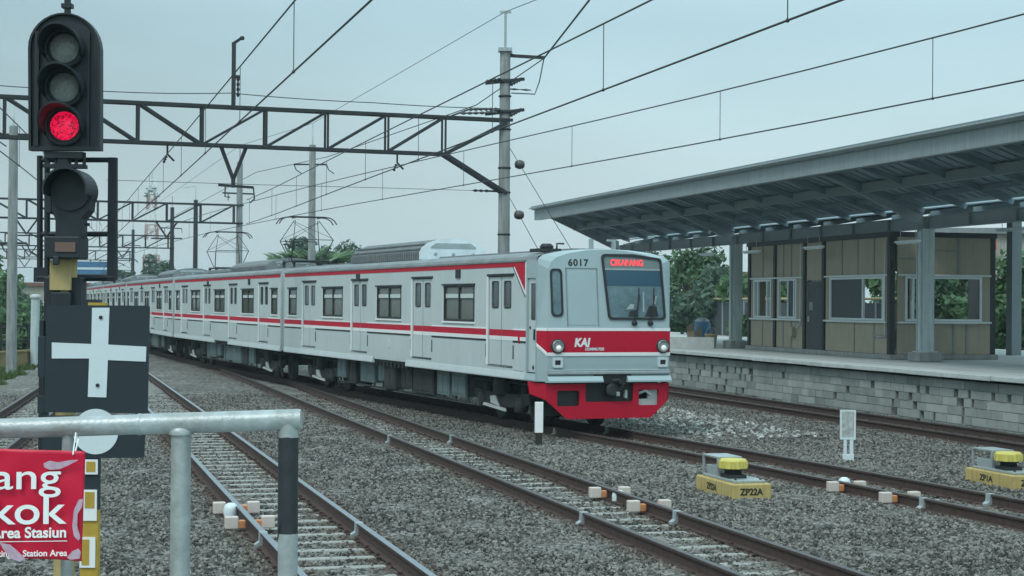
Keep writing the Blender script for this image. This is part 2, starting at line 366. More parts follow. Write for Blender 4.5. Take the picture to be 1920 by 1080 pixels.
mx = N(t, 'ShaderNodeMixRGB', blend_type='MULTIPLY'); mx.inputs[0].default_value = 1; L(t, r1.outputs[0], mx.inputs[1]); L(t, r2.outputs[0], mx.inputs[2])
at_ = N(t, 'ShaderNodeAttribute', attribute_name='tint'); mx2 = N(t, 'ShaderNodeMixRGB'); mfac = N(t, 'ShaderNodeMath', operation='MULTIPLY'); mfac.inputs[1].default_value = .65
L(t, at_.outputs['Fac'], mfac.inputs[0]); L(t, mfac.outputs[0], mx2.inputs[0]); L(t, mx.outputs[0], mx2.inputs[1]); mx2.inputs[2].default_value = (.095, .062, .048, 1)
L(t, mx2.outputs[0], b.inputs['Base Color'])
bp = N(t, 'ShaderNodeBump'); bp.inputs['Strength'].default_value = .9; bp.inputs['Distance'].default_value = .035; bp.invert = True; L(t, vo.outputs['Distance'], bp.inputs['Height']); L(t, bp.outputs[0], b.inputs['Normal'])
M_ballast = m
tag(npmesh('gravel_bed', V, Fq, m, rusty.ravel()), kind='structure')

# loose crushed stones over the nearer part of the bed: nobody could count them
M_palestone = tint_mat('pale_stone', (.24, .25, .23), (.50, .52, .49), .9)
def stones(name, n, smin, smax, size, area=None, tint=(0., 1.)):
    s = smin * (smax / smin) ** rng.random(n)
    if area is None:
        le = np.interp(s, T_FAR[0], T_FAR[1]) - 2.4; p = le + rng.random(n) * (19.0 - le)
    else: p = area[0] + (area[1] - area[0]) * rng.random(n)
    Xs = p * math.cos(TH) - s * math.sin(TH); Ys = p * math.sin(TH) + s * math.cos(TH)
    px = 960 + F_PX * Xs / Ys
    keep = (px > -150) & (px < 2070) & (Ys > 12.5)
    hide = np.zeros(n, bool)
    for T in TRACKS:
        d = p - np.interp(s, T[0], T[1]); ad = np.abs(d)
        hide |= np.abs(ad - .565) < .085
        onsl = (np.abs(((s + .3) % .6) - .3) < .13) & (ad < .95)
        hide |= onsl & (rng.random(n) < np.where(ad < .5, .7 if (T is T_LEFT or T is T_FAR or T is T_MID) else .5, .25))
        near = np.clip(1 - np.abs(ad - .565) / .4, 0, 1) if T is TRACKS[0] else np.maximum(near, np.clip(1 - np.abs(ad - .565) / .4, 0, 1))
    keep &= ~hide
    p, s, Xs, Ys, near = p[keep], s[keep], Xs[keep], Ys[keep], near[keep]; n = len(p)
    base = np.array([(1, 0, 0), (-1, 0, 0), (0, 1, 0), (0, -1, 0), (0, 0, 1), (0, 0, -1)], float)
    fc = np.array([(0, 2, 4), (2, 1, 4), (1, 3, 4), (3, 0, 4), (2, 0, 5), (1, 2, 5), (3, 1, 5), (0, 3, 5)])
    q = rng.normal(size=(n, 4)); q /= np.linalg.norm(q, axis=1)[:, None]; a, b_, c, d = q.T
    Rm = np.stack([1 - 2 * (c * c + d * d), 2 * (b_ * c - a * d), 2 * (b_ * d + a * c), 2 * (b_ * c + a * d), 1 - 2 * (b_ * b_ + d * d), 2 * (c * d - a * b_), 2 * (b_ * d - a * c), 2 * (c * d + a * b_), 1 - 2 * (b_ * b_ + c * c)], -1).reshape(n, 3, 3)
    vv = base[None] * (size * (.55 + .8 * rng.random((n, 1, 1)))) * (.6 + .6 * rng.random((n, 6, 1)))
    vv = np.einsum('nij,nkj->nki', Rm, vv)
    vv += np.stack([Xs, Ys, ballast_z(p, s) + .008], -1)[:, None]
    tn = tint[0] + (tint[1] - tint[0]) * rng.random(n) ** 1.2; patch = .5 + .5 * np.sin(p * .9 + 1.3 * np.sin(s * .23)) * np.sin(s * .31 + p * .4); tn = np.clip(tn - near * .15 - .16 * patch, 0, 1)
    F = (fc[None] + (np.arange(n) * 6)[:, None, None]).reshape(-1, 3)
    o_ = npmesh(name, vv.reshape(-1, 3), F, M_palestone if area else M_stone, np.repeat(tn, 6)); ra = o_.data.attributes.new('rust', 'FLOAT', 'POINT'); ra.data.foreach_set('value', np.repeat(near * (.35 + .5 * rng.random(n)), 6).astype(np.float32)); return tag(o_, kind='stuff')
stones('ballast_stones', 250000, 12.0, 48.0, .029)
stones('pale_stones', 520, 31, 41, .06, (12.3, 14.9), (.1, 1.0))

# ------------------------------------------------------------------ railway tracks
RAILP = [(-.062, -.16), (.062, -.16), (.062, -.148), (.012, -.135), (.01, -.04), (.035, -.03), (.035, -.004), (.028, 0), (-.028, 0), (-.035, -.004), (-.035, -.03), (-.01, -.04), (-.012, -.135), (-.062, -.148)]
def make_track(T, label, smax, sleep_max, gauge=1.13):
    s0 = max(T[0][0], -4); ss = np.arange(s0, smax, 1.0)
    root = thing('railway_track', label, 'railway track', PS(pc(T, s0), s0), 0, 'railway tracks'); o = root.location.copy()
    for sd in (-1, 1):
        mb = MB(); vs = []; n = len(RAILP)
        for s in ss:
            h = (pc(T, s + .5) - pc(T, s - .5)); nrm = 1 / math.sqrt(1 + h * h)
            for q in RAILP:
                off = sd * gauge / 2 + q[0]
                P = PS(pc(T, s) + off * nrm, s - off * h * nrm, q[1]) - o; vs.append(P)
        for i in range(len(ss) - 1):
            for k in range(n):
                top = 5 <= k <= 8
                mb.m.append(1 if k in (6, 7, 8) else 0); mb.sm.append(False)
                mb.f.append((i * n + k, i * n + (k + 1) % n, (i + 1) * n + (k + 1) % n, (i + 1) * n + k))
        mb.v = [tuple(v) for v in vs]
        mb.build('rail', [M_rust, M_railtop if T is T_LEFT else M_railtop2], root)
    sb = MB()
    for sx in (-1, 1):
        sb.box(sx * .565 - .11, sx * .565 + .11, -.12, .12, -.166, -.158, 1)
        for e in (-1, 1): sb.box(sx * .565 + e * .085 - .02, sx * .565 + e * .085 + .02, -.035, .035, -.16, -.128, 1)
    sb.prism([(-.13, -.33), (.13, -.33), (.085, -.168), (-.085, -.168)], 'x', -.98, .98, 0)
    proto = None; k = 0; s = math.ceil(max(s0, 11.4) / .6) * .6
    while s < sleep_max:
        P = PS(pc(T, s), s) - o; a = TH - math.atan(pc(T, s + .5) - pc(T, s - .5))
        if proto is None: proto = sb.build('sleeper', [M_sleeper, M_rust], root); ob = proto
        else: ob = proto.copy(); C.objects.link(ob); ob.parent = root
        ob.location = P + Vector((random.uniform(-.02, .02), 0, random.uniform(-.004, .005))); ob.rotation_euler.z = a + random.uniform(-.012, .012); s += .6; k += 1
    return root
def rail_joint(root, T, s, sd, gauge=1.13):
    mb = MB()
    mb.prism([(-.09, -.19), (.09, -.19), (.09, -.13), (.045, -.10), (.042, -.006), (.0405, .002), (-.0405, .002), (-.042, -.006), (-.045, -.10), (-.09, -.13)], 'y', -.055, .055)
    mb.box(-.12, .12, -.09, .09, -.20, -.185)
    P = PS(pc(T, s) + sd * gauge / 2, s) - root.location
    mb.build('rail_joint', M_galv, root, P, TH)
tr_far = make_track(T_FAR, 'railway track nearest the grass and the yellow wall, curving away behind the signal', 92, 60)
tr_left = make_track(T_LEFT, 'straight railway track with yellow stained sleepers passing close beside the pipe railing', 128, 60)
tr_mid = make_track(T_MID, 'railway track between the signal-side track and the one the train stands on', 63, 56)
tr_train = make_track(T_TRAIN, 'railway track that the silver and red train stands on', 138, 66)
tr_plat = make_track(T_PLAT, 'railway track running along the foot of the block platform wall', 138, 62)
for T, root, pxs in ((T_MID, tr_mid, ((740, 820, -1), (850, 820, 1), (1105, 965, -1), (1265, 963, 1))), (T_TRAIN, tr_train, ((1100, 805, -1), (1197, 803, 1), (1745, 938, -1), (1873, 930, 1))), (T_LEFT, tr_left, ((478, 1003, -1), (660, 985, 1)))):
    for x, y, sd in pxs:
        P = gp(x, y - 2, -.02); rail_joint(root, T, to_ps(P)[1], sd)

# ------------------------------------------------------------------ opposite platform
PW, PT = 19.1, 1.0
plat = MB(); plat.box(PW + .25, 31.5, 5, 100, -.5, PT - .004); plat = plat.build('platform', M_deck, None, (0, 0, 0), TH); tag(plat, kind='structure')
cop = MB(); s = 5.0
while s < 99:
    e = s + 1.8; j = random.uniform(-.012, .012)
    cop.box(PW - .2 + j, PW + .62, s + .006, e - .006, PT - .10 + j * .5, PT + .004 + j * .4); s = e
tag(cop.build('platform_edge', M_coping, None, (0, 0, 0), TH, .012), kind='structure')
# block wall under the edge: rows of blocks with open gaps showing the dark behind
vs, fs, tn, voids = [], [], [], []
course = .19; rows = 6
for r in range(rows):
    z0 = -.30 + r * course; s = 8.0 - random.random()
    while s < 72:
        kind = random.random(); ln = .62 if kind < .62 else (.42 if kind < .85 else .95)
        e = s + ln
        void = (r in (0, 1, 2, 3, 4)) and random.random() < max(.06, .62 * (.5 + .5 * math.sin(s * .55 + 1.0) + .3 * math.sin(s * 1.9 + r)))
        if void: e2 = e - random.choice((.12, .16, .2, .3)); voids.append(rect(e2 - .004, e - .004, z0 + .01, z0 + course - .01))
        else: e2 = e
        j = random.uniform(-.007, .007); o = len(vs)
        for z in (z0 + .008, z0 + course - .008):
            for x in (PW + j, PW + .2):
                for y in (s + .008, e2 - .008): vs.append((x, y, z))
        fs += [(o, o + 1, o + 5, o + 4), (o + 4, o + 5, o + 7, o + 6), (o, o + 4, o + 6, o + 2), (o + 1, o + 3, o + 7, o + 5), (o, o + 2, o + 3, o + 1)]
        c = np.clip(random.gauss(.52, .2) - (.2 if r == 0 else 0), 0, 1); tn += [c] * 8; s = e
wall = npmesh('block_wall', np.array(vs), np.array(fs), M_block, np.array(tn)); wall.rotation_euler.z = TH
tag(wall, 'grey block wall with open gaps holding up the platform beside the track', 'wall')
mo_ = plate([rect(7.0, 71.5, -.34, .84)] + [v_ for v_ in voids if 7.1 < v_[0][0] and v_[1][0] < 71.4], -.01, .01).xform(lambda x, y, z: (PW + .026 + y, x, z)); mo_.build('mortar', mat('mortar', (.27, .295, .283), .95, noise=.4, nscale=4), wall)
shade_mb = MB(); shade_mb.box(PW + .17, PW + .19, 6, 72, -.4, .93); shade_mb.build('gap_shade_sheet', mat('gap_shade', (.018, .022, .022), .95), wall)  # near-black backing sheet: shade inside the gaps is put into its colour
# ------------------------------------------------------------------ platform roof
RZ = lambda p: 6.2 - (p - 18.6) * (6.2 - 4.95) / 3.5 if p < 22.1 else 4.95 + (p - 22.1) * (6.1 - 4.95) / 6.0
roof = thing('platform_roof', 'long grey butterfly roof with a deep fascia sheltering the opposite platform', 'platform roof', (0, 0, 0), TH)
S0, S1 = 12.0, 66.0
sh = MB()
def corr(p0, p1, n):
    for i in range(n):
        a = p0 + (p1 - p0) * i / n; b2 = p0 + (p1 - p0) * (i + 1) / n
        sh.prism([(a, RZ(a) + .02), (b2, RZ(b2) + .02), (b2, RZ(b2) + .05), (a, RZ(a) + .05)], 'y', S0, S1)
corr(18.45, 21.93, 1); corr(22.36, 28.2, 1)
s = S0 + .2
while s < S1:      # ribs of the metal sheet
    sh.beam((18.5, s, RZ(18.5) + .006), (21.7, s, RZ(21.7) + .006), .05, .03); sh.beam((22.6, s, RZ(22.6) + .006), (28.1, s, RZ(28.1) + .006), .05, .03); s += .45
sh.build('roof_sheet', M_roofdark, roof)
fa = MB()
fa.prism([(18.58, 5.76), (18.64, 5.76), (18.64, 6.17), (18.58, 6.17)], 'y', S0, S1 - .02); fa.prism([(18.5, 6.155), (18.575, 6.155), (18.575, 6.2), (18.5, 6.2)], 'y', S0, S1)
fa.box(18.645, 18.80, S0, S1 - .03, 5.76, 5.79)
fa.build('fascia', M_fascia, roof)
tr = MB(); tr.prism([(18.38, 6.215), (18.9, 6.06), (18.9, 6.10), (18.38, 6.255)], 'y', S0, S1 + .08); tr.build('edge_trim', M_galv, roof)
pu = MB()
def ibeam(mb, p, z, s0, s1, hgt, wid):
    mb.box(p - wid / 2, p + wid / 2, s0, s1, z - .014, z); mb.box(p - .007, p + .007, s0, s1, z - hgt + .014, z - .014); mb.box(p - wid / 2, p + wid / 2, s0, s1, z - hgt, z - hgt + .014)
ibeam(pu, 20.2, RZ(20.2) - .02, S0 + .2, S1 - .2, .24, .12); pu.build('purlin', M_roofbeam, roof)
for p in (19.3, 21.1, 23.6, 25.4, 27.2):
    q = MB(); ibeam(q, p, RZ(p) - .003, S0 + .2, S1 - .2, .12, .06); q.build('purlin', M_roofdark, roof)
mbm = MB(); ibeam(mbm, 22.1, 4.80, S0 + .2, S1 - .2, .33, .2)
s = S0 + .5
while s < S1: mbm.box(22.0, 22.2, s, s + .012, 4.48, 4.79); s += 2.15
mbm.build('valley_beam', M_roofbeam, roof)
COLS = [14.85, 27.75, 40.65, 53.55, 65.6]
def rafter(mb, s, d):
    mb.prism([(22.0, RZ(21.7) - .55), (22.0, RZ(21.7) - .13), (18.66, RZ(18.66) - .01), (18.66, RZ(18.66) - .14)], 'y', s - d, s + d)
s = S0 + .6; k = 0
while s < S1 - .4:
    big = min(abs(s - c) for c in COLS) < 1.1
    q = MB(); q.beam((22.0, s, RZ(21.75) - .13), (18.7, s, RZ(18.7) - .16), .06, .14); q.beam((22.2, s, RZ(22.3) - .13), (28.0, s, RZ(28.0) - .16), .06, .14); q.build('rafter', M_roofdark, roof); s += 2.15
for c in COLS:
    q = MB(); rafter(q, c, .05); q.prism([(22.2, RZ(22.3) - .55), (22.2, RZ(22.3) - .13), (28.1, RZ(28.1) - .01), (28.1, RZ(28.1) - .14)], 'y', c - .05, c + .05); q.build('column_bracket', M_roofbeam, roof)
for c in COLS:
    q = MB(); q.box(21.93, 22.27, c - .17, c - .14, 1.25, 4.47); q.box(21.93, 22.27, c + .14, c + .17, 1.25, 4.47); q.box(22.04, 22.16, c - .14, c + .14, 1.25, 4.47)
    q.box(21.86, 22.34, c - .24, c + .24, 1.25, 1.275); q.tube([(21.87, c - .12, 1.28), (21.87, c - .12, 4.4)], .045, 8)
    o = q.build('column', M_col, roof); q = MB(); q.prism([(21.78, c - .34), (22.42, c - .34), (22.42, c + .34), (21.78, c + .34)], 'z', PT + .003, 1.25); q.build('plinth', M_concrete, o, bev=.02)
for c in (46.0, 33.0, 59.0):
    q = MB(); q.box(27.8, 28.12, c - .16, c + .16, PT, 5.9); q.build('column', M_roofbeam, roof)

# tube lights hung under the roof
lamp = thing('tube_light', '', 'lamp', (0, 0, 0), TH, 'tube lights under the platform roof')
q = MB(); q.prism([(-.07, 0), (.07, 0), (.05, .05), (-.05, .05)], 'y', -.62, .62); q.build('lamp_housing', M_white, lamp)
q = MB(); q.tube([(0, -.6, -.022), (0, .6, -.022)], .018, 8); q.build('tube', M_refl, lamp)
q = MB(); q.tube([(0, -.4, .05), (0, -.4, .38)], .008, 5); q.tube([(0, .4, .05), (0, .4, .38)], .008, 5); q.build('hanger', M_galv, lamp)
TL = [(21.4, 40.3, 4.10, 'white tube light hung beside the thick column in front of the plywood kiosk end'), (21.4, 46.0, 4.12, 'white tube light hung over the wide bay of the plywood kiosk'),
      (21.4, 50.6, 4.12, 'white tube light hung over the double window bay of the kiosk'), (21.4, 54.4, 4.14, 'white tube light hung by the slim distant column beyond the kiosk'),
      (23.6, 39.0, 4.42, 'small white tube light high up beside the kiosk gable'), (21.4, 60.5, 4.14, 'white tube light over the empty platform behind the train cab')]
for i, (p, s, z, lb) in enumerate(TL):
    o = lamp if i == 0 else copy_tree(lamp); o.location = PS(p, s, z); o['label'] = lb

# ------------------------------------------------------------------ plywood kiosk on the platform
kio = thing('kiosk', 'half built plywood kiosk with grey battens and open windows on the platform', 'kiosk', PS(22.0, 42.3, PT), TH)
KL, KW, KH = 9.8, 3.05, 3.33
ZS, ZL = 1.03, 2.27     # sill and ledge heights above the platform
def flat_x(mb): return mb.xform(lambda x, y, z: (-y, x, z))     # plate built in (x,z) turned to face -x, running along +y  (x->y)
# side facing the tracks: one wall sheet per bay
def side_bay(y0, y1, holes, name='wall_panel'):
    mb = plate([rect(y0, y1, .14, KH)] + [rect(*h) for h in holes], -.025, .025)
    return mb.xform(lambda x, y, z: (y, x, z)).build(name, M_ply, kio)
side_bay(.14, 4.08, [(.42, 2.35, ZS + .02, ZL - .02), (2.45, 3.75, ZS + .02, ZL - .02)][:0] + [(.32, 3.8, ZS + .02, ZL - .02)])
side_bay(5.62, 7.62, [(6.08, 7.5, ZS + .02, ZL - .02)]); side_bay(7.78, 9.66, [(8.0, 9.42, ZS + .02, ZL - .02)])
side_bay(4.28, 5.4, [(4.28 + .001, 5.4 - .001, .141, 2.2)])
def post(x, y, w=.16, h=KH + .12, m=M_dark): MB().box(x - w / 2, x + w / 2, y - w / 2, y + w / 2, .0, h).build('post', m, kio, bev=.006)
for y in (.06, 4.18, 5.5, 7.7, 9.74): post(0, y)
for x, y in ((KW, .06), (KW, 9.74), (KW, 4.9)): post(x, y)
def batten(*a): MB().box(*a).build('batten', M_batten, kio)
for y in (1.0, 2.0, 3.0): batten(-.045, -.026, y - .035, y + .035, ZL + .06, KH)
for y in (1.0, 2.2): batten(-.045, -.026, y - .035, y + .035, .15, ZS - .06)
for y in (6.5, 7.1, 8.7): batten(-.045, -.026, y - .035, y + .035, ZL + .06, KH); batten(-.045, -.026, y - .035, y + .035, .15, ZS - .06)
batten(-.05, -.026, .2, 1.0, .58, .66)
for a, b2 in ((.14, 4.08), (5.62, 9.62)):
    q = MB(); q.box(-.11, .04, a, b2, ZS - .05, ZS); q.build('sill', M_alum, kio)
    q = MB(); q.box(-.09, .03, a, b2, ZL, ZL + .045); q.build('ledge', M_alum, kio)
def win(y0, y1, name, mull=(), pane=None, end=False):
    f = plate([rect(y0, y1, ZS + .01, ZL - .01), rect(y0 + .07, y1 - .07, ZS + .07, ZL - .07)], -.05, .03)
    for mm in mull: f.box(mm - .03, mm + .03, -.045, .025, ZS + .06, ZL - .06)
    f.xform((lambda x, y, z: (x, y, z)) if end else (lambda x, y, z: (y, x, z)))
    fo = f.build('window', M_alum, kio)
    if pane:
        q = plate([rect(pane[0], pane[1], ZS + .07, ZL - .07)], -.006, .006).xform((lambda x, y, z: (x, y, z)) if end else (lambda x, y, z: (y, x, z))); q.build('pane', M_doorgrey if len(pane) < 3 else M_glass, fo)
    return fo
win(.34, 3.78, 'w', (1.68, .48), (1.74, 3.7)); win(6.1, 7.48, 'w', (6.3, 6.75), (6.32, 6.73)); win(8.02, 9.40, 'w', (8.35, 9.1))
d = MB(); d.box(-.03, .02, 4.34, 5.34, .05, 2.16); dob = d.build('door', M_doorgrey, kio)
MB().box(-.07, -.032, 5.18, 5.22, .95, 1.12).build('handle', M_alum, dob)
MB().box(-.036, -.032, 4.95, 5.2, 1.3, 1.55).build('notice', M_batten, dob)
# end wall facing the camera
mb = plate([rect(.15, KW - .09, .14, KH), rect(.35, .85, ZS + .02, ZL - .02), rect(1.1, 2.72, ZS + .02, ZL - .02)], -.025, .025)
mb.build('wall_panel', M_ply, kio)
win(.37, .83, 'w', (.62,), None, True); win(1.12, 2.70, 'w', (), (2.3, 2.62, 1), True)
for x in (1.0, 2.0): batten(x - .035, x + .035, -.045, -.026, ZL + .06, KH)
for x in (1.85, 2.25): batten(x - .035, x + .035, -.045, -.026, .15, ZS - .06)
batten(.2, .96, -.05, -.026, 2.72, 2.76); batten(1.05, 1.9, -.05, -.026, 2.95, 2.99)
q = MB(); q.box(.15, KW - .09, -.12, .04, ZS - .05, ZS); q.build('sill', M_alum, kio)
q = MB(); q.box(.15, KW - .09, -.09, .03, ZL, ZL + .045); q.build('ledge', M_alum, kio)
# back wall and far end, with the big openings one looks through
mb = plate([rect(.15, 9.66, .14, KH), rect(.3, 4.7, ZS - .3, ZL + .25), rect(5.1, 9.5, ZS - .3, ZL + .25)], -.025, .025).xform(lambda x, y, z: (KW + y, x, z)); mb.build('wall_panel', M_ply, kio)
mb = plate([rect(.15, KW - .09, .14, KH), rect(.5, 2.6, ZS, ZL)], -.025, .025).xform(lambda x, y, z: (x, y + 9.74, z)); mb.build('wall_panel', M_ply, kio)
MB().box(-.12, KW + .12, -.12, 9.9, 0, .13).build('plinth', M_concrete, kio, bev=.015)
MB().box(-.1, KW + .1, -.06, 9.86, KH + .002, KH + .14).build('ceiling', M_dark, kio)
q = MB(); q.tube([(-.06, .3, KH - .1), (-.06, .3, .6), (-.06, .75, .6)], .014, 6); q.tube([(-.07, 5.75, KH), (-.07, 5.75, .9), (-.07, 6.05, .75)], .016, 6); q.build('conduit', M_alum, kio)
q = MB(); q.box(-.16, -.03, 6.15, 6.4, .5, .78); q.build('cable_box', M_ply, kio)

# things standing on that platform
o = thing('concrete_block', 'pale concrete block lying on the platform by the square post beyond the kiosk', 'concrete block', PS(24.3, 37.6, PT), TH + .1)
q = MB(); q.box(-.62, .62, -.3, .3, 0, .34); q.build('block', M_concrete, o, bev=.02); q = MB(); q.box(-.55, .6, -.25, .25, .342, .52); q.build('cap_slab', M_coping, o, (0, 0, 0), .06, .02)
o = thing('barrel', 'blue plastic barrel with a white rag on top standing on the platform', 'barrel', gp(1317, 648, PT), TH)
q = MB(); q.lathe([(.24, 0), (.29, .05), (.3, .28), (.31, .3), (.3, .32), (.3, .55), (.31, .57), (.29, .6), (.28, .8), (.25, .86)], seg=20); q.build('drum', M_blue, o)
q = MB(); q.lathe([(.26, .84), (.28, .87), (.15, .96), (.05, 1.0)], seg=9); q.build('rag', M_galv, o)
o = thing('carton', 'tan cardboard carton standing open beside the blue barrel', 'carton', gp(1302, 649, PT), TH + .5)
M_card = mat('cardboard', (.27, .215, .145), .9, noise=.2, nscale=5)
q = MB(); q.box(-.2, .2, -.16, .16, 0, .52); q.build('carton_body', M_card, o); q = MB(); q.beam((-.19, 0, .52), (-.26, 0, .74), .3, .012, 0, (0, 1, 0)); q.beam((.19, 0, .52), (.36, 0, .6), .3, .012, 0, (0, 1, 0)); q.build('flap', M_card, o)
o = thing('bucket', 'yellow bucket on the platform to one side of the barrel', 'bucket', gp(1333, 652, PT), TH)
q = MB(); q.lathe([(.16, 0), (.21, .42), (.225, .43), (.225, .46), (.2, .46)], seg=16); q.build('pail', M_ochre, o)
q = MB(); q.tube([(-.21, 0, .43), (-.15, 0, .62), (0, 0, .7), (.15, 0, .62), (.21, 0, .43)], .008, 5); q.build('handle', M_galv, o)
o = thing('meter_post', 'dark post with two white meter boxes between the slim column and the kiosk', 'meter post', PS(22.6, 53.0, PT), TH)
MB().box(-.05, .05, -.05, .05, 0, 2.9).build('post', M_dark, o)
for z_, m_ in ((1.25, M_white), (1.85, M_dark), (.55, M_box)):
    q = MB(); q.box(-.19, .19, -.16, -.051, z_, z_ + .42); bx_ = q.build('meter_box', m_, o, bev=.01); MB().box(-.1, .1, -.168, -.161, z_ + .16, z_ + .32).build('dial_window', M_glass, bx_)
# low fence at the back of the platform
fen = thing('metal_fence', 'dark sheet metal fence with a pale top rail along the back of the platform', 'fence', (0, 0, 0), TH)
for i in range(8):
    s = 57.5 + i * 2.6; q = MB(); q.box(30.6, 30.65, s + .06, s + 2.54, PT, 2.55); q.build('fence_panel', M_doorgrey, fen)
    q = MB(); q.box(30.56, 30.68, s - .06, s + .06, PT, 2.66); q.build('fence_post', M_roofbeam if i % 4 else M_alum, fen)
q = MB(); q.tube([(30.55, 57.5, 2.72), (30.55, 78, 2.72)], .05, 8); q.build('top_rail', M_ochre, fen)
o = thing('wall_slab', 'low pale concrete kerb block on the platform right behind the train cab', 'concrete block', gp(1272, 652, PT), TH + R_(62))
MB().box(-.15, .15, -1.2, 1.2, 0, .36).build('slab', M_coping, o)

# ------------------------------------------------------------------ the train: cars are built nose at y = 0, running back along +y
CL = 19.5
def body_profile(): return [(1.4, 1.11), (1.4, 3.27), (1.36, 3.345), (1.25, 3.395), (.95, 3.44), (.5, 3.485), (0, 3.5)]
def make_wall(mb_, ya, yb, holes, side):
    m_ = plate([rect(ya, yb, 1.11, 3.27)] + [rect(*h) for h in holes], -.04, .0)
    return m_.xform(lambda x, y, z: (side * (1.4 + y), x, z))
def make_car(name, label, lead):
    car = thing(name, label, 'train car', (0, 0, 0), 0, 'cars of the silver and red train')
    if lead: doors = [1.47, 6.32, 11.2, 16.05]; wins = [(3.62, 5.52), (8.5, 10.4), (13.4, 15.3), (18.1, 19.0)]
    else: doors = [1.75, 6.65, 11.5, 16.4]; wins = [(.45, 1.3), (3.9, 5.8), (8.8, 10.7), (13.65, 15.55), (18.25, 19.1)]
    DW = 1.34; y0 = .80 if lead else .0
    holes = [(d_, d_ + DW, 1.2, 2.99) for d_ in doors] + [(a, b_, 2.05, 2.81) for a, b_ in wins]
    for sd in (-1, 1): make_wall(None, y0, CL, holes, sd).build('body_side', M_body, car)
    # roof skin and ends
    pr = body_profile()[1:]; full = [(-x, z) for x, z in pr] + [(x, z) for x, z in reversed(pr[:-1])]
    rf = MB(); n = len(full); ya = .30 if lead else .02
    for i in range(n - 1): rf.add([(full[i][0], ya, full[i][1]), (full[i + 1][0], ya, full[i + 1][1]), (full[i + 1][0], CL, full[i + 1][1]), (full[i][0], CL, full[i][1])], [(0, 1, 2, 3)], 0, True)
    for sd in (-1, 1): rf.box(sd * 1.405 - .018, sd * 1.405 + .018, y0, CL, 3.25, 3.285)
    rf.box(-.35, .35, (1.0 if lead else .3), CL - .3, 3.49, 3.53)
    rf.build('roof', M_roofpaint, car)
    en = MB(); endp = [(-1.39, 1.0), (1.39, 1.0)] + [(x * .995, z - .005) for x, z in body_profile()[1:]] + [(-x * .995, z - .005) for x, z in reversed(body_profile()[1:-1])]
    en.prism(endp, 'y', CL - .05, CL - .01); 
    if not lead: en.prism(endp, 'y', .01, .05)
    en.build('end_wall', M_body, car)
    gw = MB(); gw.box(-.7, .7, CL - .01, CL + .48, 1.1, 3.1); gw.build('gangway', M_rubber, car)
    fl = MB(); fl.box(-1.36, 1.36, y0 + .02, CL - .06, 1.0, 1.19); fl.box(-1.36, 1.36, y0 + .02, CL - .06, 3.05, 3.08); fl.build('floor', M_under, car)
    # inside: seats and blinds, seen dimly through the panes
    it = MB()
    for a, b_ in wins:
        for sd in (-1, 1): it.box(sd * 1.05 - .18, sd * 1.05 + .18, a - .2, b_ + .2, 1.2, 2.1)
    it.build('seat_row', mat('seat_cloth', (.05, .055, .07), .9), car)
    # doors
    for d_ in doors:
        for sd in (-1, 1):
            for k in (0, 1):
                a = d_ + .015 + k * DW / 2; b_ = a + DW / 2 - .03
                lf = plate([rect(a, b_, 1.21, 2.97), rounded(rect(a + .15, b_ - .15, 2.36, 2.87), .05)], -.05, -.02).xform(lambda x, y, z: (sd * (1.4 + y), x, z))
                lf.box(sd * 1.3815 - .0025, sd * 1.3815 + .0025, a, b_, 1.79, 1.92, 1); lf.box(sd * 1.3815 - .003, sd * 1.3815 + .003, a, b_, 1.71, 1.79, 2)
                do = lf.build('door', [M_body, M_red, M_white], car)
                g_ = MB(); g_.box(sd * 1.365 - .006, sd * 1.365 + .006, a + .12, b_ - .12, 2.33, 2.90); g_.build('pane', M_glass, do)
                rg = plate([rounded(rect(a + .13, b_ - .13, 2.34, 2.89), .06), rounded(rect(a + .155, b_ - .155, 2.365, 2.865), .05)], -.018, -.012).xform(lambda x, y, z: (sd * (1.4 + y), x, z)); rg.build('pane_seal', M_rubber, do)
            fr = MB(); fr.box(sd * 1.40 - .02, sd * 1.40 + .03, d_ - .06, d_ + DW + .06, 2.985, 3.03, 0); fr.box(sd * 1.37 - .03, sd * 1.37 + .045, d_, d_ + DW, 1.165, 1.205, 0)
            fr.box(sd * 1.40 - .02, sd * 1.40 + .018, d_ + DW + .012, d_ + DW + .075, 1.2, 2.98, 1); fr.box(sd * 1.362, sd * 1.375, d_ + DW / 2 - .016, d_ + DW / 2 + .016, 1.21, 2.97, 0)
            fr.box(sd * 1.40, sd * 1.412, d_ - .05, d_ - .02, 1.35, 1.62, 0); fr.box(sd * 1.40, sd * 1.412, d_ + DW + .1, d_ + DW + .13, 1.35, 1.62, 0)
            fr.build('door_frame', [M_rubber, M_white], car)
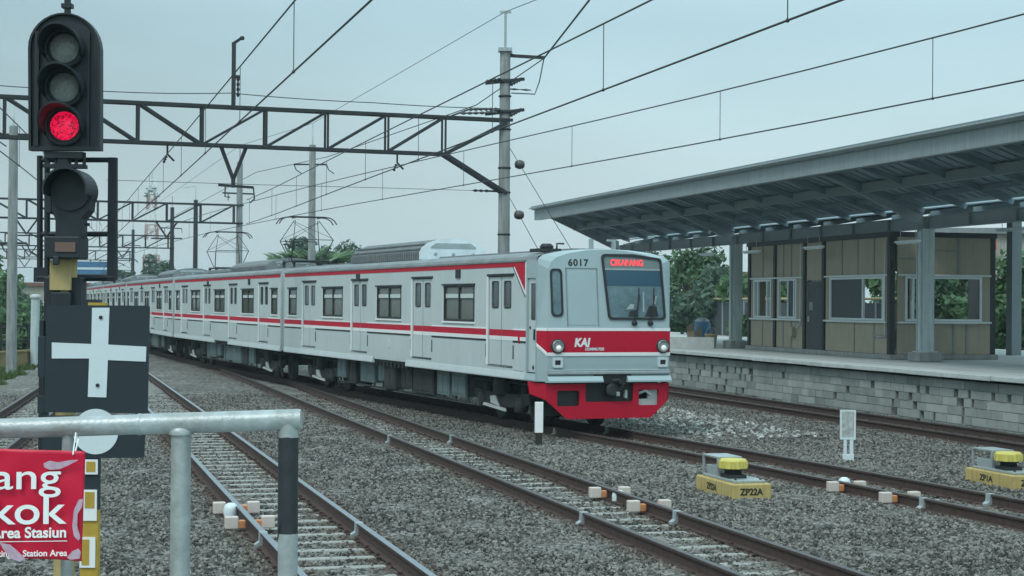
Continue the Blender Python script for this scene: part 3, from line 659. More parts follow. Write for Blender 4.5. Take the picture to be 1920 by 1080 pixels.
    # windows
    for a, b_ in wins:
        for sd in (-1, 1):
            wide = b_ - a > 1.2; mid = (a + b_) / 2
            hs = [rect(a + .06, b_ - .06, 2.10, 2.77)]
            f = plate([rect(a, b_, 2.05, 2.81)] + hs, -.035, .008)
            if wide: f.box(mid - .035, mid + .035, -.03, .004, 2.09, 2.78)
            f.box(a + .05, b_ - .05, -.03, .0, 2.52, 2.545)
            f.xform(lambda x, y, z: (sd * (1.4 + y), x, z)); fo = f.build('window', M_dark, car)
            q = MB(); q.box(sd * 1.372 - .004, sd * 1.372 + .004, a + .05, b_ - .05, 2.09, 2.78); q.build('pane', M_blind, fo)
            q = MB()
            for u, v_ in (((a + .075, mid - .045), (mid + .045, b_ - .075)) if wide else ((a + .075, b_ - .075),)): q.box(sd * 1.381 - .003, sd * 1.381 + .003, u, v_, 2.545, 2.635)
            q.build('painted_reflection', M_alum, fo)  # pale strip over the pane: a light reflection built in as colour
            q = MB(); q.box(sd * 1.40, sd * 1.43, a - .02, b_ + .07, 2.01, 2.048); q.box(sd * 1.40, sd * 1.415, b_ + .006, b_ + .035, 2.04, 2.81); q.build('sill', M_white, fo)
            q = MB(); q.box(sd * 1.40, sd * 1.44, a - .03, b_ + .06, 2.815, 2.85); q.build('rain_hood', M_dark, fo)
    # stripes on the wall between the doors, the top stripe, the sole bar
    segs = []; last = y0 if lead else .03
    for d_ in doors: segs.append((last, d_ - .005)); last = d_ + DW + .08
    segs.append((last, CL - .03))
    for sd in (-1, 1):
        st = MB()
        for a, b_ in segs:
            st.box(sd * 1.4, sd * 1.406, a, b_, 1.79, 1.92, 0); st.box(sd * 1.4, sd * 1.407, a, b_, 1.92, 1.95, 1); st.box(sd * 1.4, sd * 1.414, a, b_, 1.715, 1.79, 1); st.box(sd * 1.4, sd * 1.407, a, b_, 1.675, 1.713, 2)  # black line under the lower white stripe is its shadow, painted on
        st.build('waist_stripe', [M_red, M_white, M_rubber], car)
        st = MB(); st.box(sd * 1.4, sd * 1.4065, (.86 if lead else .05), CL - .05, 3.155, 3.245); st.build('top_stripe', M_red, car)
        sk = MB()
        for a, b_ in ((y0, 8.1), (10.65, CL - .02)): sk.prism([(sd * 1.40, 1.11), (sd * 1.408, 1.105), (sd * 1.43, .985), (sd * 1.425, .965), (sd * 1.36, .965)], 'y', a, b_)
        sk.box(sd * 1.39 - .01, sd * 1.39 + .012, 8.15, 10.6, 1.06, 1.108); sk.build('sole_bar', M_body, car)
        fr = MB()
        for i in range(9): fr.box(sd * 1.32 - .03, sd * 1.32 + .03, 8.2 + i * .29, 8.3 + i * .29, .9, 1.1)
        fr.box(sd * 1.28 - .02, sd * 1.28 + .02, 8.15, 10.6, .93, 1.06); fr.build('exposed_bracket', M_under, car)
    # small side fittings
    for y, z in ((4.6, 3.06), (12.0, 3.06)):
        MB().box(-1.43, -1.39, y - .13, y + .13, z - .09, z + .09).build('side_display', M_dark, car)
    MB().box(-1.415, -1.39, 9.3, 9.52, 1.36, 1.56).build('small_plate', M_alum, car)
    # underframe
    yb = (2.95, 16.55)
    for y in yb:
        bg_ = MB()
        for sd in (-1, 1):
            bg_.prism([(y - 1.55, .50), (y - 1.3, .40), (y - .55, .34), (y + .55, .34), (y + 1.3, .40), (y + 1.55, .50), (y + 1.5, .66), (y + .6, .60), (y - .6, .60), (y - 1.5, .66)], 'x', sd * .98 - .07, sd * .98 + .07)
            for e in (-1.05, 1.05):
                bg_.lathe([(.05, -.09), (.17, -.08), (.19, 0), (.17, .09), (.05, .1)], (sd * 1.02, y + e, .43), 12, 0, 'x'); bg_.tube([(sd * .95, y + e, .55), (sd * .95, y + e, .85)], .09, 8)
            bg_.lathe([(.17, .55), (.24, .6), (.24, .85), (.2, .93)], (sd * .98, y, 0), 14)
            bg_.tube([(sd * 1.05, y - 1.5, .62), (sd * 1.05, y - 1.62, .3), (sd * 1.0, y - 1.6, .14)], .03, 6)
        bg_.box(-.9, .9, y - .25, y + .25, .45, .8); bo = bg_.build('bogie', M_under, car)
        for e in (-1.05, 1.05):
            for sd in (-1, 1):
                q = MB(); q.lathe([(.36, -.07), (.43, -.065), (.43, .03), (.455, .05), (.455, .065), (.3, .07), (.12, .09)], (sd * .565, y + e, .43), 28, 0, 'x'); q.build('wheel', M_dark, bo)
        q = MB(); q.prism([(y + .05, .34), (y + .5, .38), (y + .55, .52), (y + .25, .55)], 'x', -1.09, -1.06); q.prism([(y - .3, .25), (y + 1.2, .33), (y + 1.15, .38), (y - .25, .31)], 'x', -1.1, -1.05); q.build('axle_guard', M_coping, bo)
    rnd = random.Random(11 if lead else 5)
    boxes = [(4.75, 5.6, .42), (5.75, 6.55, .40), (6.75, 8.2, .36), (8.5, 9.3, .40), (9.4, 10.3, .36), (10.5, 11.1, .5), (11.4, 12.6, .42), (12.9, 13.5, .34), (13.8, 14.6, .45)]
    for i, (a, b_, zz) in enumerate(boxes):
        for sd in (-1, 1):
            q = MB(); xo = sd * (1.18 + rnd.uniform(-.06, .06)); q.box(min(xo, xo - sd * .55), max(xo, xo - sd * .55), a, b_, zz, .93)
            q.box(xo - .012, xo + .012, a + .06, (a + b_) / 2 - .02, zz + .06, .86); q.box(xo - .012, xo + .012, (a + b_) / 2 + .02, b_ - .06, zz + .06, .86)
            q.build('equipment_box', M_teal if rnd.random() < .75 else M_under, car, bev=.01)
    pp = MB()
    pp.box(-.9, .9, .9 if lead else .2, CL - .2, .90, .99); pp.tube([(-1.12, 4.6, .33), (-1.12, 14.7, .33)], .025, 6); pp.tube([(-1.0, 1.0, .84), (-1.0, 19, .84)], .03, 6)
    for i in range(14): pp.beam((-1.12, 4.7 + i * .75, .33), (-1.12, 4.7 + i * .75, .9), .04, .04)
    pp.build('brake_pipe', M_under, car)
    # air conditioner
    ac0, ac1 = (8.82, 14.6) if lead else (4.6, 10.7)
    kz = 1.0 if lead else .74
    arc = [(-.84, 3.46), (-.84, 3.62), (-.78, 3.74), (-.62, 3.86), (-.36, 3.95), (0, 3.985), (.36, 3.95), (.62, 3.86), (.78, 3.74), (.84, 3.62), (.84, 3.46)]
    arc = [(x, 3.46 + (z - 3.46) * kz) for x, z in arc]
    a_ = MB(); a_.prism(arc, 'y', ac0 + .04, ac1, 0)
    k = ac0 + .12
    while k < ac1 - .05:
        a_.box(-.855, -.838, k, k + .05, 3.48, 3.46 + .19 * kz); a_.box(.838, .855, k, k + .05, 3.48, 3.46 + .19 * kz); k += .17
    for z_, x_ in ((3.70, .80), (3.82, .69)) if lead else (): a_.box(-x_ - .02, -x_ + .01, ac0 + .1, ac1 - .05, z_, z_ + .03)
    ao = a_.build('air_conditioner', mat('ac_cover_grey', (.17, .195, .20), .7, noise=.35, nscale=3), car)
    q = MB(); q.prism([(x * 1.01, 3.46 + (z - 3.46) * 1.01) for x, z in arc], 'y', ac0, ac0 + .045, 0)
    q.build('end_cover', mat('ac_end_pale', (.76, .86, .89), .45, noise=.2, nscale=4) if lead else M_roofpaint, ao)
    q = MB()
    for x in (-.45, 0, .5): q.lathe([(.03, -.012), (.045, 0), (.045, .01)], (x, ac0 - .006, 3.60), 10, 0, 'y')
    q.prism(rounded([(-.62, 3.46 + .28 * kz), (.62, 3.46 + .28 * kz), (.44, 3.46 + .4 * kz), (-.44, 3.46 + .4 * kz)], .03), 'y', ac0 - .012, ac0 + .01); q.build('vent', M_galv, ao)
    if not lead:
        q = MB(); q.box(-.6, .6, 12.5, 16.8, 3.48, 3.62); q.box(-.5, .5, 11.3, 12.1, 3.48, 3.72); q.box(-.4, .4, 17.4, 18.6, 3.48, 3.6); q.build('roof_box', M_roofpaint, car, bev=.03)
    return car
def pantograph(car, y):
    p_ = thing('pantograph', None, None); p_.parent = car; p_.location = (0, y, 0)
    o = MB()
    for x in (-.55, .55):
        o.tube([(x, -.8, 3.68), (x, .8, 3.68)], .03, 6)
        for e in (-.7, .7): o.tube([(x, e, 3.5), (x, e, 3.55), (x, e, 3.66)], [.06, .04, .06], 8)
    for e in (-.6, .6): o.tube([(-.6, e, 3.7), (.6, e, 3.7)], .03, 6)
    for x in (-.5, .5):
        for e in (-1, 1):
            o.tube([(x, e * .12, 3.72), (x * 1.25, e * .95, 4.35)], .017, 6); o.tube([(x * 1.25, e * .95, 4.35), (x * .75, e * .08, 4.98)], .012, 6)
    for e in (-1, 1):
        o.tube([(-.62, e * .95, 4.35), (.62, e * .95, 4.35)], .013, 6); o.tube([(-.6, e * .9, 4.4), (.4, e * .1, 4.93)], .007, 5); o.tube([(.6, e * .9, 4.4), (-.4, e * .1, 4.93)], .007, 5)
    for e in (-.22, .22):
        hd = [(-.92, e, 4.86), (-.84, e, 4.98), (-.72, e, 5.06), (-.5, e, 5.09), (.5, e, 5.09), (.72, e, 5.06), (.84, e, 4.98), (.92, e, 4.86)]
        o.tube(hd, .019, 6)
    o.tube([(-.4, -.22, 5.06), (-.4, .22, 5.06)], .02, 6); o.tube([(.4, -.22, 5.06), (.4, .22, 5.06)], .02, 6)
    m_ = o.build('pantograph_arms', M_dark, car, (0, y, 0)); m_.name = 'pantograph'; bpy.data.objects.remove(p_)
    return m_

lead = make_car('train_car', 'leading silver car with a red banded driving cab numbered 6017 above', True)
cab = MB()
FY = lambda z: max(0.0, (z - 2.0) * .107) + max(0.0, 1.3 - z) * .05
FW = lambda z: 1.28 - max(0, z - 2.0) * .05
# cab shell: side post, bevelled corner, nose
prof = [(1.4, .97), (1.4, 1.3), (1.4, 2.0), (1.4, 3.2), (1.37, 3.30), (1.27, 3.375), (.95, 3.44), (.5, 3.485), (0, 3.5)]
fprof = [(FW(1), .97), (FW(1.3), 1.3), (FW(2), 2.0), (1.225, 3.10), (1.17, 3.235), (1.04, 3.33), (.76, 3.415), (.4, 3.47), (0, 3.49)]
full = lambda q: [(-x, z) for x, z in q] + [(x, z) for x, z in reversed(q[:-1])]
A, Bf = full(prof), full(fprof); n = len(A)
for i in range(n - 1):
    sm = 3 <= i <= n - 5
    cab.add([(A[i][0], .24, A[i][1]), (A[i + 1][0], .24, A[i + 1][1]), (Bf[i + 1][0], FY(Bf[i + 1][1]), Bf[i + 1][1]), (Bf[i][0], FY(Bf[i][1]), Bf[i][1])], [(0, 1, 2, 3)], 0, sm)
    if 3 <= i <= n - 5: cab.add([(A[i][0], .24, A[i][1]), (A[i + 1][0], .24, A[i + 1][1]), (A[i + 1][0], .31, A[i + 1][1]), (A[i][0], .31, A[i][1])], [(0, 1, 2, 3)], 0, True)
up = [(x, z) for x, z in Bf if z >= 2.0]; cab.add([(x, FY(z), z) for x, z in up], [tuple(range(len(up)))])
cab.add([(-FW(2), 0, 2), (FW(2), 0, 2), (FW(1.3), 0, 1.3), (-FW(1.3), 0, 1.3)], [(0, 1, 2, 3)]); cab.add([(-FW(1.3), 0, 1.3), (FW(1.3), 0, 1.3), (FW(1), FY(.97), .97), (-FW(1), FY(.97), .97)], [(0, 1, 2, 3)])
for sd in (-1, 1):
    cab.box(sd * 1.4 - .02, sd * 1.4 + .0, .24, .27, .97, 3.27); cab.box(min(sd * 1.36, sd * 1.4), max(sd * 1.36, sd * 1.4), .27, .80, 2.93, 3.27)
    cab.box(min(sd * 1.36, sd * 1.4), max(sd * 1.36, sd * 1.4), .74, .80, .97, 2.93)
    cab.prism([(sd * 1.40, 1.11), (sd * 1.43, .985), (sd * 1.425, .965), (sd * 1.36, .965)], 'y', .27, .80)
cab.build('cab', M_cab, lead)
for sd in (-1, 1):
    q = plate([rect(.275, .735, 1.13, 2.93), rounded(rect(.36, .64, 2.12, 2.83), .04)], -.06, -.035).xform(lambda x, y, z: (sd * (1.4 + y), x, z)); do = q.build('cab_door', M_body, lead)
    MB().box(sd * 1.352 - .005, sd * 1.352 + .005, .33, .67, 2.09, 2.86).build('pane', M_glass, do)
    q = MB(); q.lathe([(.02, -.01), (.035, 0), (.035, .02)], (sd * 1.37, .66, 1.98), 10, 0, 'x'); q.lathe([(.02, -.01), (.045, 0), (.045, .02)], (sd * 1.37, .5, 1.22), 10, 0, 'x'); q.box(sd * 1.375 - .012, sd * 1.375 + .012, .40, .46, 1.75, 1.95); q.build('handle', M_dark, do)
    q = MB(); q.box(sd * 1.36 - .03, sd * 1.36 + .03, .28, .74, 1.06, 1.125); q.build('step', M_dark, do)
    # red wedge at the end of the top stripe, with its white edge, and the small red cross mark below
    q = MB(); q.prism([(1.38, 3.155), (.84, 3.155), (.84, 2.68)], 'x', min(sd * 1.4, sd * 1.4065), max(sd * 1.4, sd * 1.4065), 0)
    q.prism([(1.45, 3.155), (1.385, 3.155), (.84, 2.675), (.84, 2.60)], 'x', min(sd * 1.4, sd * 1.4055), max(sd * 1.4, sd * 1.4055), 1); q.box(sd * 1.4 - .0, sd * 1.4 + sd * .0068, .80, .838, 2.6, 3.245, 1)
    q.prism([(1.50, 3.155), (1.455, 3.155), (.84, 2.595), (.84, 2.55)], 'x', min(sd * 1.4, sd * 1.4045), max(sd * 1.4, sd * 1.4045), 2)
    q.build('corner_wedge', [M_red, M_white, M_dark], lead)
q = MB(); q.box(-1.408, -1.4, 1.08, 1.16, 1.42, 1.68); q.box(-1.4155, -1.4, 1.07, 1.17, 1.70, 1.80); q.build('red_mark', M_red, lead)
q = MB(); q.box(-1.41, -1.4, .88, 1.36, 1.14, 1.66); q.build('hatch', M_body, lead)
# bands round the nose
bd = MB()
def front_poly(mb, poly, o0, o1, mi=0):
    n_ = len(poly); v = [(x, FY(z) - o0, z) for x, z in poly] + [(x, FY(z) - o1, z) for x, z in poly]
    return mb.add(v, [tuple(range(n_)), tuple(reversed(range(n_, 2 * n_)))] + [(i, n_ + i, n_ + (i + 1) % n_, (i + 1) % n_) for i in range(n_)], mi)
front_poly(bd, rect(-1.285, 1.285, 1.52, 1.93), 0, .012, 0); front_poly(bd, rect(-1.285, 1.285, 1.93, 1.985), 0, .016, 1); front_poly(bd, rect(-1.285, 1.285, 1.455, 1.52), 0, .016, 1)
for sd in (-1, 1):
    def ch(z0a, z1a, z0b, z1b, off, mi):     # a = at the nose edge, b = at the side
        a = (sd * (1.28 + off * .9), -off * .4); b_ = (sd * (1.4 + off), .24)
        bd.add([(a[0], a[1], z0a), (b_[0], b_[1], z0b), (b_[0], b_[1], z1b), (a[0], a[1], z1a), (sd * 1.27, .02, z0a), (sd * 1.38, .24, z0b), (sd * 1.38, .24, z1b), (sd * 1.27, .02, z1a)], [(0, 1, 2, 3), (0, 4, 5, 1), (3, 2, 6, 7), (1, 5, 6, 2), (0, 3, 7, 4)], mi)
    ch(1.52, 1.93, 1.70, 1.93, .012, 0); ch(1.93, 1.985, 1.93, 1.985, .016, 1); ch(1.455, 1.52, 1.635, 1.70, .016, 1)
bd.build('nose_band', [M_red, M_white], lead)
# windscreen
wpoly = [(-.13, 3.405), (-.02, 2.145), (1.205, 2.145), (1.155, 3.335), (.55, 3.41)]
wp = rounded(wpoly, .09, 5); ctr = Vector((.53, 2.8))
def shrink(poly, d):
    return [tuple(Vector(q) + (ctr - Vector(q)).normalized() * d) for q in poly]
def front_ring(outer, inner, o0, o1, m_, parent, name):
    mb = MB(); n_ = len(outer)
    for (P, o) in ((outer, o0), (inner, o0), (outer, o1), (inner, o1)): mb.v += [(x, FY(z) - o, z) for x, z in P]
    for i in range(n_):
        j = (i + 1) % n_
        for f in ((2 * n_ + i, 2 * n_ + j, 3 * n_ + j, 3 * n_ + i), (i, j, 2 * n_ + j, 2 * n_ + i), (n_ + i, 3 * n_ + i, 3 * n_ + j, n_ + j)): mb.f.append(f); mb.m.append(0); mb.sm.append(False)
    return mb.build(name, m_, parent)
wsr = front_ring(wp, shrink(wp, .055), 0, .028, M_rubber, lead, 'windscreen')
def clip_band(z0, z1): # the inner glass outline cut to a height band
    inn = shrink(wp, .045); res = []
    def cl(poly, z, keep_above):
        o = []
        for i in range(len(poly)):
            a, b_ = poly[i], poly[(i + 1) % len(poly)]; ia = (a[1] > z) == keep_above; ib = (b_[1] > z) == keep_above
            if ia: o.append(a)
            if ia != ib: t_ = (z - a[1]) / (b_[1] - a[1]); o.append((a[0] + t_ * (b_[0] - a[0]), z))
        return o
    return cl(cl(inn, z0, True), z1, False)
q = MB(); front_poly(q, clip_band(3.135, 9), 0, .008); q.build('destination_panel', M_panelgrey, wsr)
q = MB(); front_poly(q, clip_band(3.10, 3.13), 0, .012); q.build('panel_edge', M_galv, wsr)
q = MB(); front_poly(q, clip_band(2.79, 3.095), 0, .008); q.build('sun_band', M_blueband, wsr)
q = MB(); front_poly(q, clip_band(0, 2.785), 0, .007); q.build('pane', M_lightglass, wsr)
q = lettering('CIKARANG', .115, .06, 3.185, 0, bold=.006, width=.70); q.xform(lambda x, y, z: (x, FY(z) - .014 + y, z)); q.build('destination_sign', M_led, wsr)
q = MB()      # desk, handset and driver's things showing dimly behind the glass
for poly in ([(.40, 2.2), (.62, 2.2), (.60, 2.34), (.44, 2.32)], [(.75, 2.2), (1.05, 2.2), (1.02, 2.40), (.86, 2.42)]): front_poly(q, poly, 0, .0078)
q.build('desk_shape', M_dark, wsr)
q = MB(); front_poly(q, [(.36, 2.34), (.52, 2.36), (.54, 2.44), (.46, 2.45)], 0, .0085); front_poly(q, [(.93, 2.46), (1.0, 2.44), (1.03, 2.60), (.97, 2.63)], 0, .0085); front_poly(q, [(.72, 2.3), (.75, 2.3), (.76, 2.68), (.73, 2.68)], 0, .0085); q.build('desk_paper', M_galv, wsr)
for x, dx in ((.52, .12), (.86, .1)):
    q = MB(); q.tube([(x, FY(2.1) - .03, 2.07), (x + dx * .3, FY(2.2) - .05, 2.22), (x + dx, FY(2.55) - .045, 2.62)], .014, 6); q.tube([(x + dx * .6, FY(2.3) - .05, 2.32), (x + dx * 1.0, FY(2.75) - .04, 2.76)], .011, 5)
    q.lathe([(.03, -.06), (.05, -.05), (.05, .01)], (x, 0, 2.08), 10, 0, 'y'); q.build('wiper', M_rubber, lead)
# end-door window and panel outline
w2 = rounded(rect(-1.20, -.955, 2.20, 3.11), .09, 5); ctr = Vector((-1.075, 2.65))
def inset(poly, d): return [(x + (d if x < -1.075 else -d), z + (d if z < 2.65 else -d)) for x, z in poly]
wo = front_ring(w2, inset(w2, .035), 0, .022, M_rubber, lead, 'side_front_window')
q = MB(); front_poly(q, inset(w2, .03), 0, .006); q.build('pane', M_lightglass, wo)
dr = MB()
for a, b_ in (((-.87, 2.02), (-.87, 3.12)), ((-.225, 2.02), (-.225, 3.12)), ((-.87, 3.12), (-.225, 3.12))):
    front_poly(dr, rect(min(a[0], b_[0]) - .009, max(a[0], b_[0]) + .009, min(a[1], b_[1]) - .009, max(a[1], b_[1]) + .009), 0, .008)
dr.build('door_outline', M_roofpaint, lead)
q = MB(); front_poly(q, rect(-.84, -.255, 2.04, 3.09), 0, .006); q.build('end_door', M_cab, lead)
q = lettering('6017', .125, -.82, 3.17, 0, bold=.004, width=.42, spacing=1.15); q.xform(lambda x, y, z: (x, FY(z) - .006 + y, z)); q.build('car_number', M_ink, lead)
q = lettering('KAI', .155, -.74, 1.635, -.016, bold=.010, shear=.18, width=.33); q.build('operator_logo', M_white, lead)
q = lettering('COMMUTER', .05, -.52, 1.56, -.016, bold=.003, shear=.2, width=.40); q.build('operator_word', M_refl, lead)
# lamps
for x in (-1.08, 1.13):
    q = MB(); q.lathe([(.14, .02), (.14, -.04), (.122, -.045), (.118, -.02), (.02, .0)], (x, -.0, 1.64), 24, 0, 'y'); h_ = q.build('headlight', M_rubber, lead)
    q = MB(); q.lathe([(.118, -.022), (.118, -.045), (.10, -.052), (.095, -.03)], (x, 0, 1.64), 24, 0, 'y'); q.build('rim', M_chrome, h_)
    q = MB(); q.lathe([(.112, -.024), (.09, -.033), (.03, -.036)], (x, 0, 1.64), 20, 0, 'y'); q.build('reflector', M_lensgrey, h_)
    q = MB(); q.lathe([(.055, -.03), (.048, -.06), (.01, -.065)], (x + .012, 0, 1.605), 16, 0, 'y'); q.build('bulb', M_lamp, h_)
    q = plate([rounded(rect(x - .105, x + .105, 1.235, 1.425), .03), rounded(rect(x - .06, x + .06, 1.285, 1.375), .015)], -.035, .0); t_ = q.build('tail_light', M_alum, lead)
    MB().box(x - .062, x + .062, -.012, -.006, 1.28, 1.38).build('lens', M_rubber, t_)
# ledges and skirt
q = MB(); q.box(-1.285, 1.285, -.06, .06, 1.105, 1.165); q.box(-1.275, 1.275, -.03, .06, 1.168, 1.195); q.build('front_ledge', M_galv, lead, bev=.012)
for a, b_ in ((-1.30, -.16), (.36, 1.29)):
    q = MB(); q.prism([(-.05, 1.07), (.06, 1.075), (.06, .945), (-.10, .955), (-.10, .985)], 'x', a, b_); q.build('buffer_ledge', M_cab, lead)
q = plate([[(-1.31, .925), (-1.285, .61), (-.87, .26), (.90, .26), (1.24, .57), (1.28, .925), (.52, .925), (.52, .60), (.49, .575), (-.45, .575), (-.48, .60), (-.48, .925)], rounded(rect(-1.07, -.61, .50, .80), .05), rounded(rect(.64, 1.06, .50, .80), .03)], .02, .06)
for sd in (-1, 1): q.add([(sd * 1.29, .02, .925), (sd * 1.27, .02, .61), (sd * 1.42, .55, .72), (sd * 1.44, .60, .96), (sd * 1.27, .06, .925), (sd * 1.25, .06, .61), (sd * 1.40, .57, .72), (sd * 1.41, .62, .96)], [(0, 1, 2, 3), (4, 7, 6, 5), (0, 4, 5, 1), (1, 5, 6, 2), (2, 6, 7, 3), (3, 7, 4, 0)])
q.build('skirt', M_red, lead)
q = MB(); q.box(-.60, .60, .10, .14, .56, 1.05); q.box(-1.2, 1.2, .35, .4, .3, .96); q.box(-1.12, -.58, .1, .13, .46, .84); q.build('skirt_back', M_rubber, lead)
q = MB(); q.prism([(-.32, 1.10), (.46, 1.10), (.50, .94), (-.36, .94)], 'y', -.01, .1); q.build('coupler_pocket', M_rubber, lead)
q = MB(); q.lathe([(.10, .1), (.11, .02), (.13, .0), (.13, -.06), (.07, -.08), (.04, -.07)], (.05, 0, .80), 14, 0, 'y'); q.beam((.2, -.02, .78), (.28, -.1, .94), .05, .05); q.tube([(.02, -.12, .98), (.14, -.13, 1.0), (.2, -.1, .93)], .03, 8); q.build('coupler', M_under, lead)
q = MB(); q.box(.12, .18, -.10, -.02, .69, .77); q.prism([(.30, .66), (.36, .64), (.36, .80), (.32, .80)], 'y', -.06, .0); q.build('hose_end', M_galv, lead)
q = MB(); q.box(.62, 1.06, .08, .12, .50, .62); q.box(.86, 1.06, .075, .12, .62, .80); q.tube([(.66, .1, .72), (.80, .05, .78), (.9, .05, .70)], .03, 6); q.build('cable_socket', M_coping, lead)
q = MB(); q.box(-1.25, -.8, .5, 1.0, 3.44, 3.50); q.lathe([(.12, 3.5), (.14, 3.54), (.09, 3.60)], (-1.0, .75, 0), 12); q.tube([(-.85, .6, 3.48), (-.85, .6, 3.6), (-.7, .6, 3.6)], .02, 6); q.build('roof_horn', M_dark, lead)
MB().box(-.2, -.12, .5, .55, 3.48, 3.70).build('roof_bracket', M_galv, lead)
q = MB(); q.box(.28, .36, .5, .55, 3.47, 3.66); q.box(.18, .36, .5, .55, 3.66, 3.70); q.build('roof_bracket', M_galv, lead)

second = make_car('train_car', 'second silver car coupled behind the numbered lead car, carrying two raised pantographs', False)
pantograph(second, 2.7); pantograph(second, 15.7)
lead.location = (1.869, 32.815, 0); lead.rotation_euler.z = R_(21.8)
pos = Vector((1.869, 32.815, 0)); hd = R_(21.8)
cars = [lead, second]
for lb in ('third silver car of the train, running in from behind the black plus board', 'fourth silver car of the train, mostly hidden by the signal post', 'fifth silver car of the train, far down the curve', 'last silver car of the train, farthest down the track'):
    c_ = copy_tree(second); c_['label'] = lb; cars.append(c_)
    for ch_ in [k for k in c_.children if k.name.startswith('pantograph')]:
        if not lb.startswith('fifth'): bpy.data.objects.remove(ch_)
heads = [21.8, 20.2, 18.0, 16.7, 16.5, 16.4]
for i, c_ in enumerate(cars):
    h_ = R_(heads[i]); c_.location = pos; c_.rotation_euler.z = h_; pos = pos + Vector((-math.sin(h_), math.cos(h_), 0)) * (CL + .42)

# ------------------------------------------------------------------ overhead masts and gantries
def flat(P): return Vector((P.x, P.y, 0))
def concrete_mast(mb, P, top, r0=.19, r1=.15): mb.tube([(P.x, P.y, -.6), (P.x, P.y, top * .5), (P.x, P.y, top)], [r0, (r0 + r1) / 2, r1], 14)
def insulator(mb, a, b, n=5, r=.055):
    a = Vector(a); b = Vector(b); pts = []; rs = []
    for i in range(n * 2 + 1): pts.append(a.lerp(b, i / (2 * n))); rs.append(r if i % 2 else r * .35)
    mb.tube(pts, rs, 8)
def gantry(label, A, Bp, zt, zb, nodes, mid, steel, depth=.32, ch=.085, top=9.7, lead_ext=True, dark=False, left_mast=True, xover=None):
    """A, Bp: plan positions of the two masts; nodes: distances of the panel points from A; diagonals lean both ways from node mid"""
    root = thing('gantry', label, 'gantry', A, 0, 'overhead line gantries'); o = A
    d = (Bp - A); Ln = d.length; d = d.normalized(); nrm = Vector((-d.y, d.x, 0)); P = lambda t, z, k=0: d * t + nrm * k + Vector((0, 0, z))
    m_ = MB(); concrete_mast(m_, Vector((0, 0, 0)), top); mo = m_.build('mast', M_dark if dark else M_pole, root)
    if left_mast: m_ = MB(); q = d * Ln; concrete_mast(m_, q, top); m_.build('mast', M_dark if dark else M_pole, root)
    b_ = MB()
    for k in (-depth / 2, depth / 2):
        b_.beam(P(-.18, zt, k), P(Ln, zt, k), ch, ch); b_.beam(P(nodes[0] if nodes[0] > 1 else -.15, zb, k), P(Ln - nodes[0], zb, k), ch, ch)
        for i, t_ in enumerate(nodes):
            b_.beam(P(t_, zb, k), P(t_, zt, k), ch * .7, ch * .7)
            if i + 1 < len(nodes):
                if t_ < mid - .01: b_.beam(P(t_, zt, k), P(nodes[i + 1], zb, k), ch * .75, ch * .75)
                else: b_.beam(P(t_, zb, k), P(nodes[i + 1], zt, k), ch * .75, ch * .75)
        if nodes[0] > 1: b_.beam(P(nodes[0], zb, k), P(0, zt - .1, k), ch, ch); b_.beam(P(nodes[0], zb, k), P(-.02, zb - 1.05, k), ch * 1.1, ch * 1.1)
    for i, t_ in enumerate(nodes):
        b_.beam(P(t_, zb, -depth / 2), P(t_, zb, depth / 2), .05, .05); b_.beam(P(t_, zt, -depth / 2), P(t_, zt, depth / 2), .05, .05)
        if i + 1 < len(nodes): b_.beam(P(t_, zt, -depth / 2), P(nodes[i + 1], zt, depth / 2), .035, .035); b_.beam(P(t_, zb, depth / 2), P(nodes[i + 1], zb, -depth / 2), .035, .035)
    b_.build('truss_beam', steel, root)
    return root, P, mo
A0 = flat(at(945, 400, 49.0)); B0 = flat(at(0, 200, 44.2)); d0 = (B0 - A0).normalized(); B0e = A0 + d0 * ((B0 - A0).length + 2.0)
def tpx(x):   # distance along the near beam of the point that stands at bearing x
    k = ray(x, 270); nn = Vector((-d0.y, d0.x, 0)); t_ = A0.dot(nn) / k.dot(nn); return (k * t_ - Vector((A0.x, A0.y, 0))).dot(d0)
nodes0 = [tpx(x) for x in (832, 725, 612, 497, 378, 258, 135, 8)]; nodes0.append(nodes0[-1] + 1.75)
g0, P0, mo0 = gantry('near dark lattice gantry spanning the tracks from the tall concrete mast beside the train', A0, B0e, 7.66, 6.62, nodes0, nodes0[4], M_dark)
q = MB(); q.tube([(0, 0, 9.7), (0, 0, 10.75)], .035, 8); q.box(-.16, .16, -.04, .04, 10.73, 10.79); q.box(-.2, .2, -.2, .2, 9.62, 9.72); q.build('mast_extension', M_galv, mo0)
q = MB(); q.beam((0, 0, 9.52), (1.12, -.15, 9.44), .07, .09); q.beam((0, 0, 9.62), (.3, -.05, 9.5), .05, .05); q.build('top_arm', M_dark, mo0)
for z_ in (8.78, 7.90):
    q = MB(); q.beam((-.55, -.3, z_ - .1), (.55, .1, z_ + .08), .07, .09); insulator(q, (.5, .1, z_ + .1), (.15, -.1, z_ - .12), 5, .06); q.lathe([(.2, z_ - .05), (.22, z_), (.2, z_ + .05)], seg=14); insulator(q, (-.55, -.3, z_ - .05), (-.12, -.22, z_ + .04), 4, .05); q.build('cross_arm', M_dark, mo0)
q = MB(); insulator(q, (.1, -.1, 8.55), (.75, -.25, 8.5), 2, .03); q.tube([(.18, -.2, 8.42), (.85, -.3, 8.38), (.98, -.3, 8.75), (1.1, -.2, 9.4)], .018, 5); q.build('jumper', M_wire, mo0)
for z_ in (8.35, 7.4, 6.3, 5.6, 4.4): MB().lathe([(.165, z_ - .03), (.186, z_ - .02), (.186, z_ + .02), (.165, z_ + .03)], seg=14).build('clamp_band', M_dark, mo0)
